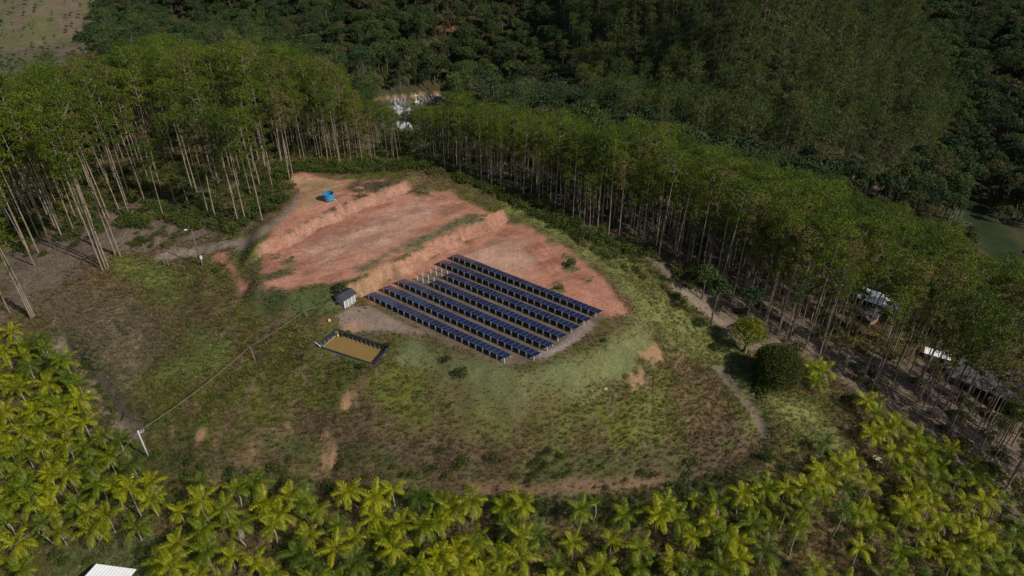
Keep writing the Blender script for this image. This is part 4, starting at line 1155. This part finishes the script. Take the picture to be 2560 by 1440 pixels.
for r_ in HOLES: ok &= ~in_poly(r_, u, v)
for i in order:
    if not ok[i]: continue
    if all((x[i] - p[0]) ** 2 + (y[i] - p[1]) ** 2 > 6.0 for p in palms): palms.append((x[i], y[i], zz[i], int(kk[i]), False))
def palm_place(u, v):
    if u < 430:
        if v < 1000: return 'upper left plantation'
        if v < 1200: return 'plantation beside the bare track'
        return 'clearing near the concrete pole' if u > 200 else 'bottom left corner'
    if u < 720: return 'front planting by the clearing'
    if u < 1180: return 'front planting below the gullies'
    if u < 1500: return 'front planting near the fallen trunk'
    if u < 1780: return 'sparse rows right of centre'
    if u < 2240 and v > 1060: return 'planting below the green slope'
    if v < 1080: return 'strip beneath the round tree'
    return 'strip along the right trunks' if v < 1300 else 'bottom right corner'
palms_info = []
for q in palms:
    uu, vv, dd = proj([[q[0], q[1], q[2] + PH[q[3]]]])
    palms_info.append((float(dd[0]), float(uu[0]), float(vv[0])))
inframe = [i for i, (d_, a, b_) in enumerate(palms_info) if -20 < a < 2580 and 700 < b_ < 1455]
outframe = [i for i in range(len(palms)) if i not in set(inframe)]
inframe.sort(key=lambda i: (not palms[i][4], palms_info[i][0]))
indiv, rest = inframe[:300], inframe[300:] + outframe
print('palms', len(palms), 'in frame', len(inframe))
SPECIAL = {(2107,1275): 'tall dark green palm with a slender trunk standing above the right plantation', (1487,1255): 'skinny palm with a tiny crown on a bare pole-like trunk',
           (1963,1278): 'dying palm with one yellow frond on a bare trunk', (324,1226): 'tall palm with a long bare trunk at the edge of the left clearing',
           (2063,1109): 'dark green palm highest on the slope at the tip of the right plantation', (1735,1252): 'little stunted palm alone in the scrub of the sparse front rows',
           (2166,1004): 'bright palm at the top of the right strip nearest the round dark tree', (257,1095): 'palm leaning out over the bare track above the concrete pole',
           (30,830): 'topmost palm of the upper left plantation', (1306,1268): 'tall wide palm standing alone beside the gap with the fallen trunk', (1997,1322): 'tall palm with pale trunk in the open gap of the right plantation',
           (2504,1250): 'palm at the right end of the strip against the eucalyptus trunks'}
spec_xy = {k: G(k[0], k[1], PH[[p for p in PL if (p[0], p[1]) == k][0][2]] * .95)[:2] for k in SPECIAL}
for n_, i in enumerate(indiv):
    x_, y_, z_, k, expl = palms[i]; d_, u_, v_ = palms_info[i]
    lab = None; key = None
    for kk_, xy in spec_xy.items():
        if abs(xy[0] - x_) < .01 and abs(xy[1] - y_) < .01: lab = SPECIAL[kk_]; key = kk_
    gidx = int(rng.integers(0, 8)); dead = int(rng.integers(0, 10)) < 4
    green = key in ((2107, 1275), (2063, 1109)) or rng.random() < .03
    if key in ((1487, 1255), (1963, 1278)): gidx = 5
    root = empty('palm_tree', (x_, y_, z_), rng.uniform(0, 2 * PI), cat='palm tree')
    s = float(rng.uniform(.80, 1.18))
    tr = link(bpy.data.objects.new('trunk', PT[k][n_ % 2]), root)
    cs = s * (.45 if key == (1487, 1255) else .6 if key in ((1963, 1278), (1735, 1252)) else 1)
    cr_ = link(bpy.data.objects.new('fronds', (PCG[n_ % 2] if green else PC[gidx])), root); cr_.location = (0, 0, PH[k]); cr_.scale = (cs, cs, cs)
    cr_.rotation_euler = (rng.normal(0, .07), rng.normal(0, .07), 0)
    if dead and cs > .7:
        dd_ = link(bpy.data.objects.new('dead_fronds', PD[int(rng.integers(0, 4))]), root); dd_.location = (0, 0, PH[k]); dd_.rotation_euler = (0, 0, rng.uniform(0, 6)); dd_.scale = (s, s, s)
    if lab: tag(root, lab, group='standout palms')
    else:
        pl = palm_place(u_, v_)
        sz = 'low' if k <= 1 else 'tall' if k >= 3 else 'middling'
        ds = 'dark green' if green else 'yellow-green'
        NUM.append((root, u_, '%s %s palms in the %s' % (('dead-fronded ' if (dead and cs > .7) else '') + sz, ds, pl)))
# palms of the same planting beyond the 300 nearest
def joined(parts, name, mats):
    V, F, M, o = [], [], [], 0
    for me_, T, s, mi in parts:
        n = len(me_.vertices); co = np.empty(n * 3, np.float32); me_.vertices.foreach_get('co', co); co = co.reshape(-1, 3) * s + T
        for p in me_.polygons: F.append(tuple(v_ + o for v_ in p.vertices)); M.append(mi + p.material_index)
        V.append(co); o += n
    return np_mesh(name, np.vstack(V), F, mats, M)
if rest:
    src = source('palm_kinds', [joined([(PT[k][j], (0, 0, 0), 1, 1), (PC[(k * 3 + j) % 8], (0, 0, PH[k]), 1, 0)], 'palm_kind', [M_PALM, M_PTRUNK, M_SHAFT]) for k in range(4) for j in range(2)])
    Pp = np.array([palms[i][:3] for i in rest]); id_ = np.array([min(palms[i][3], 3) * 2 + i % 2 for i in rest])
    scatter('palm_plantation', Pp, rng.uniform(0, 6.28, len(rest)), rng.uniform(.85, 1.1, len(rest)), id_, src, label='remaining yellow-green palms of the same plantation', cat='palms')

# ================================================================== EUCALYPTUS
ED = [eucalyptus(500 + i, 25, [.50, .57, .68, .44, .62, .72][i], [2.3, 2.0, 1.7, 2.5, 2.1, 1.6][i], [3000, 2600, 1900, 3300, 2400, 1500][i], .33, [1, .95, .85, 1.05, .95, .8][i]) for i in range(6)]
ET = [np_mesh('trunk', t[0], t[1], M_BARK, smooth=True) for t, c in ED]
EC = [np_mesh('crown', c[0], c[1], M_EUC) for t, c in ED]
BELT_FRONT = [(-420,690),(-60,640),(30,640),(110,640),(150,610),(300,560),(420,545),(520,545),(600,560),(660,552),(700,480),(690,440),(760,415),(850,425),(950,420),(1050,415),(1150,440),(1230,475),(1330,515),(1430,570),(1540,618),(1650,640),(1740,690),(1800,745),(1880,790),(1930,850),(2000,880),(2060,925),(2150,965),(2200,980),(2290,1040),(2370,1095),(2450,1160),(2560,1280),(2700,1420)]
BELT_BACK = [(2760,1080),(2640,980),(2560,915),(2450,815),(2300,722),(2200,680),(2050,640),(1950,620),(1850,590),(1750,550),(1600,495),(1450,440),(1300,405),(1200,370),(1100,350),(1000,345),(900,330),(820,300),(720,275),(640,262),(520,250),(430,262),(330,290),(250,330),(100,350),(-60,360),(-420,390)]
BELT = np.array([G(*p)[:2] for p in BELT_FRONT + BELT_BACK])
x, y = jitter_grid(-230, 230, 45, 380, 2.85, .40)
sd = poly_sd(BELT, x, y) + (vnoise(x, y, 6, 9) - .5) * 3
vis = in_view(x, y, 0, 520, 500)
u0, v0, _ = proj(np.stack([x, y, gz(x, y)], 1))
keep = (sd > 0) & vis
dens = np.where(u0 > 2050, np.where(sd < 14, .45, .62), np.where(u0 < 700, .62, .85))
dens = np.where((u0 > 240) & (u0 < 700) & (v0 > 400), .27, dens)
dens = dens * np.where((y > 200) & (u0 < 900), .8, 1)
keep &= rng.random(len(x)) < dens
# keep the view to the far cemetery, the road and the houses open where the photograph does
def near(uv, r): p = G(*uv); return np.hypot(x - p[0], y - p[1]) < r
for uv, r in (((2208,775),8),((2170,803),4),((2335,905),5),((2450,985),11),((2570,985),9),((2410,712),7)): keep &= ~near(uv, r)
x, y = x[keep], y[keep]
z = gz(x, y); u0, v0, d0 = proj(np.stack([x, y, z], 1))
hs = np.interp(u0, [0, 500, 700, 900, 1050, 1200, 1400, 1700, 2100, 2560], [.95, .90, .84, .76, .62, .66, .76, .84, .92, .98]) * rng.uniform(.64, 1.26, len(x))
hs = hs * np.where((u0 < 350) & (v0 > 440), 1.15, 1)
# sight lines the plantation leaves open: rows are felled or lower there
SKU = [-100,0,130,250,330,450,560,640,760,850,900,960,1110,1130,1200,1300,1400,1500,1600,1700,1850,2000,2100,2200,2300,2400,2500,2560,2700]
SKV = [215,215,170,150,140,90,115,95,110,160,225,262,262,240,245,275,290,325,300,345,385,430,470,515,560,620,700,755,900]
sky_v = np.interp(u0, SKU, SKV) + rng.normal(0, 14, len(x)) + 8
for _ in range(3):
    uu, vv, dd = proj(np.stack([x, y, z + 25.5 * hs], 1))
    over = np.maximum(0, sky_v - vv); hs = hs - over / (FPX / dd * .86) / 25.5
ka = hs > .40
for f_ in (.62, .72, .82, .92):
    uu, vv, _ = proj(np.stack([x, y, z + 25 * f_ * hs], 1))
    ka &= ~((uu > 2163) & (uu < 2248) & (vv > 726) & (vv < 786) & (rng.random(len(x)) < .85))
for f_ in (.6, .8, .95):
    uu, vv, _ = proj(np.stack([x, y, z + 25 * f_ * hs], 1))
    for (a0, a1, b0, b1, pr_) in ((2305,2360,860,912,.5),(970,1040,240,275,.3),(1040,1112,240,272,.6),(980,1050,275,325,.25),(-60,100,186,214,.7)):
        ka &= ~((uu > a0) & (uu < a1) & (vv > b0) & (vv < b1) & (rng.random(len(x)) < pr_))
x, y, z, hs, u0, v0, d0 = [q[ka] for q in (x, y, z, hs, u0, v0, d0)]
EXPL = [(258,679,1.25),(265,674,1.3),(271,669,1.2),(262,671,1.15),(302,643,1.4),(289,640,1.3),(159,602,1.2),(116,582,1.1),(96,632,1.2),(76,638,1.25),(87,665,.8),(83,795,1.0),(79,798,.95),(87,792,1.05),(25,784,.8),
 (323,537,1.0),(401,468,1.1),(522,538,.95),(596,558,1.0),(600,552,.8),(656,553,.95),(679,444,.9),(725,452,.85),(735,455,.8),(1638,629,1.0),(1646,645,1.0),(1739,690,1.1),(1784,730,1.05),(1794,749,1.1),(1829,757,1.0),
 (1871,762,1.0),(1916,807,1.05),(1943,839,1.0),(1946,838,.95),(1975,842,1.1),(2012,873,1.15),(2044,900,.9),(2155,953,1.1),(2187,960,1.15),(2190,958,1.1),(2286,979,1.0),(2308,1020,1.1),(2327,1036,1.2),(2366,1090,1.2),(2368,1086,1.1)]
ex = np.array([G(a, b_) for a, b_, c in EXPL])
far_ok = np.array([((ex[:, 0] - a) ** 2 + (ex[:, 1] - b_) ** 2).min() > 2.2 for a, b_ in zip(x, y)])
x, y, z, hs, u0, v0, d0 = [q[far_ok] for q in (x, y, z, hs, u0, v0, d0)]
n_e = len(ex)
X_ = np.concatenate([ex[:, 0], x]); Y_ = np.concatenate([ex[:, 1], y]); Z_ = np.concatenate([ex[:, 2], z]); HS = np.concatenate([[c for _, _, c in EXPL], hs])
u_, v_, d_ = proj(np.stack([X_, Y_, Z_ + 14 * HS], 1))
score = d_ / HS + np.where((u_ > 5) & (u_ < 2555) & (v_ > -20) & (v_ < 1430), 0, 1e5)
score[:n_e] -= 1000
order = np.argsort(score); top = order[:300]; others = order[300:]
print('eucalyptus', len(X_))
def euc_place(u, v):
    if u < 140 and v > 560: return 'stand above the left palms'
    if u < 340 and v > 400: return 'left stand over brown ground'
    if u < 760: return 'wood behind the dirt road'
    if u < 1250: return 'stand behind the blue tank'
    if u < 1560: return 'stand behind the red pad'
    if u < 1820: return 'stand above the lower tracks'
    if u < 2080: return 'stand above the round tree'
    if u < 2320: return 'stand before the white roof'
    return 'stand before the grey barn'
ELAB = {0: 'front pale trunk of the four-trunk cluster at the lower tip of the left stand', 1: 'tallest trunk of the four-trunk cluster at the lower tip of the left stand', 2: 'right-hand trunk of the four-trunk cluster at the lower tip of the left stand', 3: 'left-hand trunk of the four-trunk cluster at the lower tip of the left stand',
        4: 'tallest pale eucalyptus with side branches, right of the four-trunk cluster', 5: 'straight eucalyptus just left of the tallest branching one', 6: 'lone straight eucalyptus over the brown bare patch on the left',
        11: 'middle trunk of the pale clump at the lower left edge just above the palms', 12: 'left trunk of the pale clump at the lower left edge just above the palms', 13: 'right trunk of the pale clump at the lower left edge just above the palms',
        18: 'eucalyptus with a green bush at its foot beside the upper dirt road', 20: 'eucalyptus with exposed pale roots nearest the upper dirt road', 21: 'slim eucalyptus at the turn of the dirt road left of the blue tank',
        24: 'first trunk of the right stand where the upper lower track ends', 35: 'dark-barked eucalyptus just behind the round dark tree', 38: 'tall double-looking trunk above the narrow palm strip'}
for n_, i in enumerate(top):
    k = int(rng.integers(0, 6)) if i >= n_e else [2, 5, 4][i % 3]
    g_ = None
    r_ = empty('eucalyptus_tree', (X_[i], Y_[i], Z_[i] - .1), rng.uniform(0, 2 * PI), cat='eucalyptus tree')
    s = float(HS[i]); r_.scale = (min(s, 1.05), min(s, 1.05), s)
    link(bpy.data.objects.new('trunk', ET[k]), r_); link(bpy.data.objects.new('crown', EC[k]), r_)
    if i in ELAB: tag(r_, ELAB[i], group='standout eucalyptus')
    else:
        ub, vb, _ = proj([[X_[i], Y_[i], Z_[i]]]); pl = euc_place(float(ub[0]), float(vb[0]))
        sz = 'short' if s < .88 else 'tall' if s > 1.12 else 'medium-height'
        cd = ['broad-crowned', 'slim-crowned', 'high-crowned', 'low-branching', 'slim-crowned', 'high-crowned'][k]
        NUM.append((r_, float(ub[0]), '%s %s eucalyptus in the %s' % (sz, cd, pl)))
def tree_src(name, data, mats):
    out = []
    for (t, c) in data:
        V, F, M = merge([(t[0], t[1], 1), (c[0], c[1], 0)]); out.append(np_mesh(name, V, F, mats, M))
    return source(name, out)
s_e = tree_src('eucalyptus_kinds', ED, [M_EUC, M_BARK])
sc = np.stack([np.minimum(HS, 1.05)] * 2 + [HS], 1)[others]
scatter('eucalyptus_wood', np.stack([X_, Y_, Z_ - .1], 1)[others], rng.uniform(0, 6.28, len(others)), sc, rng.integers(0, 6, len(others)), s_e, label='rest of the slender eucalyptus plantation behind the nearest trees', cat='eucalyptus wood')
# darker eucalyptus on the opposite hill
FED = [eucalyptus(540 + i, 24, [.40, .5, .55, .45][i], [2.1, 1.8, 1.6, 2.3][i], 1300, .46, 1.15) for i in range(4)]
s_f = tree_src('far_eucalyptus_kinds', FED, [M_EUC2, plain('far_bark', (.22, .17, .14), .9, .3, 1)])
HILL = np.array([G(*p)[:2] for p in [(1480,345),(1560,370),(1700,415),(1850,440),(1960,455),(2080,480),(2200,482),(2290,455),(2350,410),(2370,330),(2350,240),(2290,150),(2200,60),(2180,0)]] + [[260, 470], [60, 470]] + [G(*p)[:2] for p in [(1380,0),(1420,130),(1440,220),(1450,300)]])
x, y = jitter_grid(0, 330, 190, 520, 4.4, .45)
keep = (poly_sd(HILL, x, y) + (vnoise(x, y, 9, 12) - .5) * 6 > 0) & in_view(x, y, 0, 120, 0)
ub, vb, _ = proj(np.stack([x, y, gz(x, y)], 1))
keep &= rng.random(len(x)) < np.where(in_poly([(2020,410),(2190,420),(2260,480),(2050,480)], ub, vb), .3, .8)
x, y = x[keep], y[keep]; n = len(x); print('far eucalyptus', n)
hf = rng.uniform(.6, 1.2, n)
scatter('far_eucalyptus_wood', np.stack([x, y, gz(x, y) - .2], 1), rng.uniform(0, 6.28, n), np.stack([hf * 1.05, hf * 1.05, hf], 1), rng.integers(0, 4, n), s_f, label='dark eucalyptus plantation covering the opposite hill', cat='eucalyptus wood')
FARE = (x.copy(), y.copy())
# native forest
ND = [broadleaf(600 + i, H=[12, 14, 10, 16, 9, 13, 18, 8][i], rad=[4.2, 4.8, 3.6, 3.6, 3.0, 5.4, 3.2, 2.6][i], leaves=[1500, 1800, 1300, 1300, 1000, 2000, 1000, 800][i], lumps=[12, 15, 10, 9, 8, 20, 7, 6][i], size=.55, squash=[.7, .6, .8, 1.1, .8, .5, .9, 1.0][i]) for i in range(8)]
ND += [eucalyptus(640, 17, .5, 2.4, 1300, .45, 1.2), eucalyptus(641, 20, .6, 1.8, 900, .45, 1.0), eucalyptus(642, 14, .5, 2.2, 160, .4, 1.0)]
s_n = tree_src('forest_kinds', ND, [M_NAT, M_WOOD])
x, y = jitter_grid(-330, 420, 195, 640, 4.9, .46)
ub, vb, db = proj(np.stack([x, y, gz(x, y)], 1))
keep = in_view(x, y, 0, 150, 0) & (poly_sd(HILL, x, y) < -1) & (poly_sd(BELT, x, y) < -4)
for pg in ([(-200,-60),(-200,345),(60,335),(170,300),(238,215),(250,120),(262,-60)], [(-60,180),(95,186),(150,206),(60,216),(-60,216)],
           [(930,262),(960,238),(1000,240),(1050,232),(1115,228),(1160,238),(1170,254),(1130,262),(1140,290),(1140,335),(960,345)], [(865,255),(865,242),(930,236),(960,250)],
           [(1080,90),(1085,66),(1110,52),(1142,48),(1142,76),(1105,86)], [(425,80),(440,50),(495,60),(500,84),(460,88)], [(1340,98),(1400,108),(1460,128),(1455,145),(1390,130),(1340,115)],
           [(2400,520),(2435,450),(2480,540),(2580,610),(2580,720),(2470,670),(2420,600)]):
    keep &= ~in_poly(pg, ub, vb)
keep &= ~((ub > 2050) & (y < 260) & (vb > 560))
x, y = x[keep], y[keep]; n = len(x); print('forest', n)
scatter('forest', np.stack([x, y, gz(x, y) - .3], 1), rng.uniform(0, 6.28, n), rng.uniform(.6, 1.3, n), rng.choice(11, n, p=[.12,.12,.12,.08,.12,.10,.06,.12,.08,.05,.03]), s_n, label='dense dark native forest filling the far valley and slopes', cat='forest')
# scattered trees in the right valley, the far left pasture and behind the belt
x, y = jitter_grid(40, 260, 110, 270, 5.5, .45)
ub, vb, db = proj(np.stack([x, y, gz(x, y)], 1))
keep = in_view(x, y, 0, 60, 0) & (poly_sd(BELT, x, y) < -1.5) & (ub > 1500) & (vb < 1000) & (y < 262) & (poly_sd(HILL, x, y) < -2) & (rng.random(len(x)) < .3)
for uv, r in (((2208,775),9),((2170,803),5),((2335,905),6),((2450,985),13),((2570,985),11),((2410,712),8),((2480,600),22),((2400,560),6)):
    p = G(*uv); keep &= np.hypot(x - p[0], y - p[1]) > r
x, y = x[keep], y[keep]; n = len(x)
scatter('valley_trees', np.stack([x, y, gz(x, y) - .3], 1), rng.uniform(0, 6.28, n), rng.uniform(.45, .95, n), rng.integers(0, 5, n), s_n, label='mixed dark trees scattered through the right valley', cat='trees')

# ================================================================== UNDERGROWTH, BRUSH AND GRASS
SH = []
for i in range(5):
    rg = np.random.default_rng(700 + i); pts_ = np.vstack([shell((rg.normal(0, .45), rg.normal(0, .45), rg.uniform(.3, .9)), (.6, .6, .5), 60, rg, -.3) for _ in range(6)])
    SH.append(np_mesh('undergrowth_kind', *quads(pts_, .22, .6, .2, rg=rg), M_SHRUB))
s_s = source('undergrowth_kinds', SH)
x, y = jitter_grid(-120, 130, 45, 215, 1.25, .45)
sdb = poly_sd(BELT, x, y); ub, vb, db = proj(np.stack([x, y, gz(x, y)], 1))
pr = np.where((sdb > -2.5) & (sdb < 30), np.where(ub > 1600, .035, .10), 0.0)
pr = np.where((sdb > -3) & (sdb < 3.0) & (ub > 700) & (ub < 1650), .75, pr)
pr = np.where(in_poly([(300,560),(420,440),(700,410),(760,480),(720,545),(640,530),(600,585),(520,560),(460,610),(330,630)], ub, vb), .55, pr)
pr = np.where(in_poly([(0,600),(200,480),(420,430),(420,520),(240,600),(120,640)], ub, vb), .22, pr)
pr = np.where((sdb > -1) & (sdb < 25) & (ub > 2350), .07, pr)
pr = np.maximum(pr, np.where(in_poly([(1240,495),(1500,590),(1680,700),(1720,760),(1600,700),(1500,640),(1380,570)], ub, vb), .45, 0))
pr = np.maximum(pr, np.where(in_poly([(1660,660),(1760,690),(1790,730),(1740,735),(1690,705)], ub, vb), .6, 0))
pr = np.maximum(pr, np.where(in_poly([(150,862),(215,900),(310,1040),(290,1050),(240,985),(180,900)], ub, vb), .6, 0))
pr = np.maximum(pr, np.where((vb > 1130) & (y < 90), .20, 0))
pr = np.where((poly_sd(np.array(works), x, y) > -1.5), 0, pr); pr = np.where(poly_sd(np.array(POND), x, y) > -1.2, 0, pr)
keep = in_view(x, y, 0, 60, 40) & (rng.random(len(x)) < pr)
x, y = x[keep], y[keep]; n = len(x); print('undergrowth', n)
big = np.where(poly_sd(BELT, x, y) > -3, 1.25, .8)
scatter('undergrowth', np.stack([x, y, gz(x, y) - .1], 1), rng.uniform(0, 6.28, n), big * rng.uniform(.5, 1.4, n), rng.integers(0, 5, n), s_s, label='green undergrowth at the feet of the trees', cat='undergrowth')
TU = []
for i in range(6):
    rg = np.random.default_rng(800 + i); V, F = [], []
    if i < 4:
        for k in range(30):
            a_ = rg.uniform(0, 2 * PI); r0 = rg.uniform(0, .28); b0 = np.array([math.cos(a_) * r0, math.sin(a_) * r0, -.05]); L = rg.uniform(.35, .85); el = rg.uniform(.5, 1.4); a2 = a_ + rg.normal(0, .6)
            d = np.array([math.cos(a2) * math.cos(el), math.sin(a2) * math.cos(el), math.sin(el)]); s_ = np.array([-math.sin(a2), math.cos(a2), 0]) * .035
            m_ = b0 + d * L * .6; t_ = b0 + d * L + np.array([math.cos(a2), math.sin(a2), -.4]) * L * .15; o = len(V)
            V += [b0 - s_, b0 + s_, m_ + s_ * .8, m_ - s_ * .8, t_]; F += [(o, o + 1, o + 2, o + 3), (o + 3, o + 2, o + 4)]
        TU.append(np_mesh('brush_kind', np.array(V), F, M_TUFT))
    else:
        pts_ = shell((0, 0, .25), (.45, .45, .35), 90, rg, -.2); TU.append(np_mesh('brush_kind', *quads(pts_, .14, .6, .2, rg=rg), M_TUFT))
s_t = source('brush_kinds', TU)
x, y = jitter_grid(-105, 115, 38, 170, .50, .48)
vg = sample(VEG, x, y); pos_sd = poly_sd(np.array(POND), x, y)
pos_sd_ = np.where(pos_sd > -.75, 1, 0)
den = np.clip(vg, 0, 1) * (.6 + .5 * sstep(.35, .6, fbm(x, y, 4, 3, 820)))
keep = in_view(x, y, 0, 200, 160) & (rng.random(len(x)) < den) & (pos_sd_ == 0)
x, y, vg = x[keep], y[keep], vg[keep]; n = len(x); print('tufts', n)
c_ = sample(COLG, x, y) * rng.uniform(.95, 1.65, (n, 1))
dryk = (rng.random((n, 1)) < .25) * rng.uniform(.2, .7, (n, 1)); c_ = c_ * (1 - dryk) + np.array([.23, .185, .115]) * dryk
low = np.where(vg < .5, .55, 1.0) * np.where(poly_sd(np.array(works), x, y) > -6, .6, 1.0)
scatter('brush', np.stack([x, y, gz(x, y)], 1), rng.uniform(0, 6.28, n), low * rng.uniform(.4, 1.1, n), rng.integers(0, 6, n), s_t, tint=c_, label='dry and green brush grass covering the slopes', cat='brush')
# shrubs dotted over the far pasture
x, y = jitter_grid(-330, -90, 300, 640, 4, .48)
ub, vb, db = proj(np.stack([x, y, gz(x, y)], 1))
keep = in_poly([(-200,-60),(-200,250),(60,250),(230,190),(250,60),(262,-60)], ub, vb) & (rng.random(len(x)) < .4)
x, y = x[keep], y[keep]; n = len(x)
scatter('pasture_shrubs', np.stack([x, y, gz(x, y) - .2], 1), rng.uniform(0, 6.28, n), rng.uniform(.06, .30, n) , rng.integers(0, 5, n), s_n, label='low dark shrubs dotted over the far left pasture', cat='shrubs')

number_from_left(NUM)
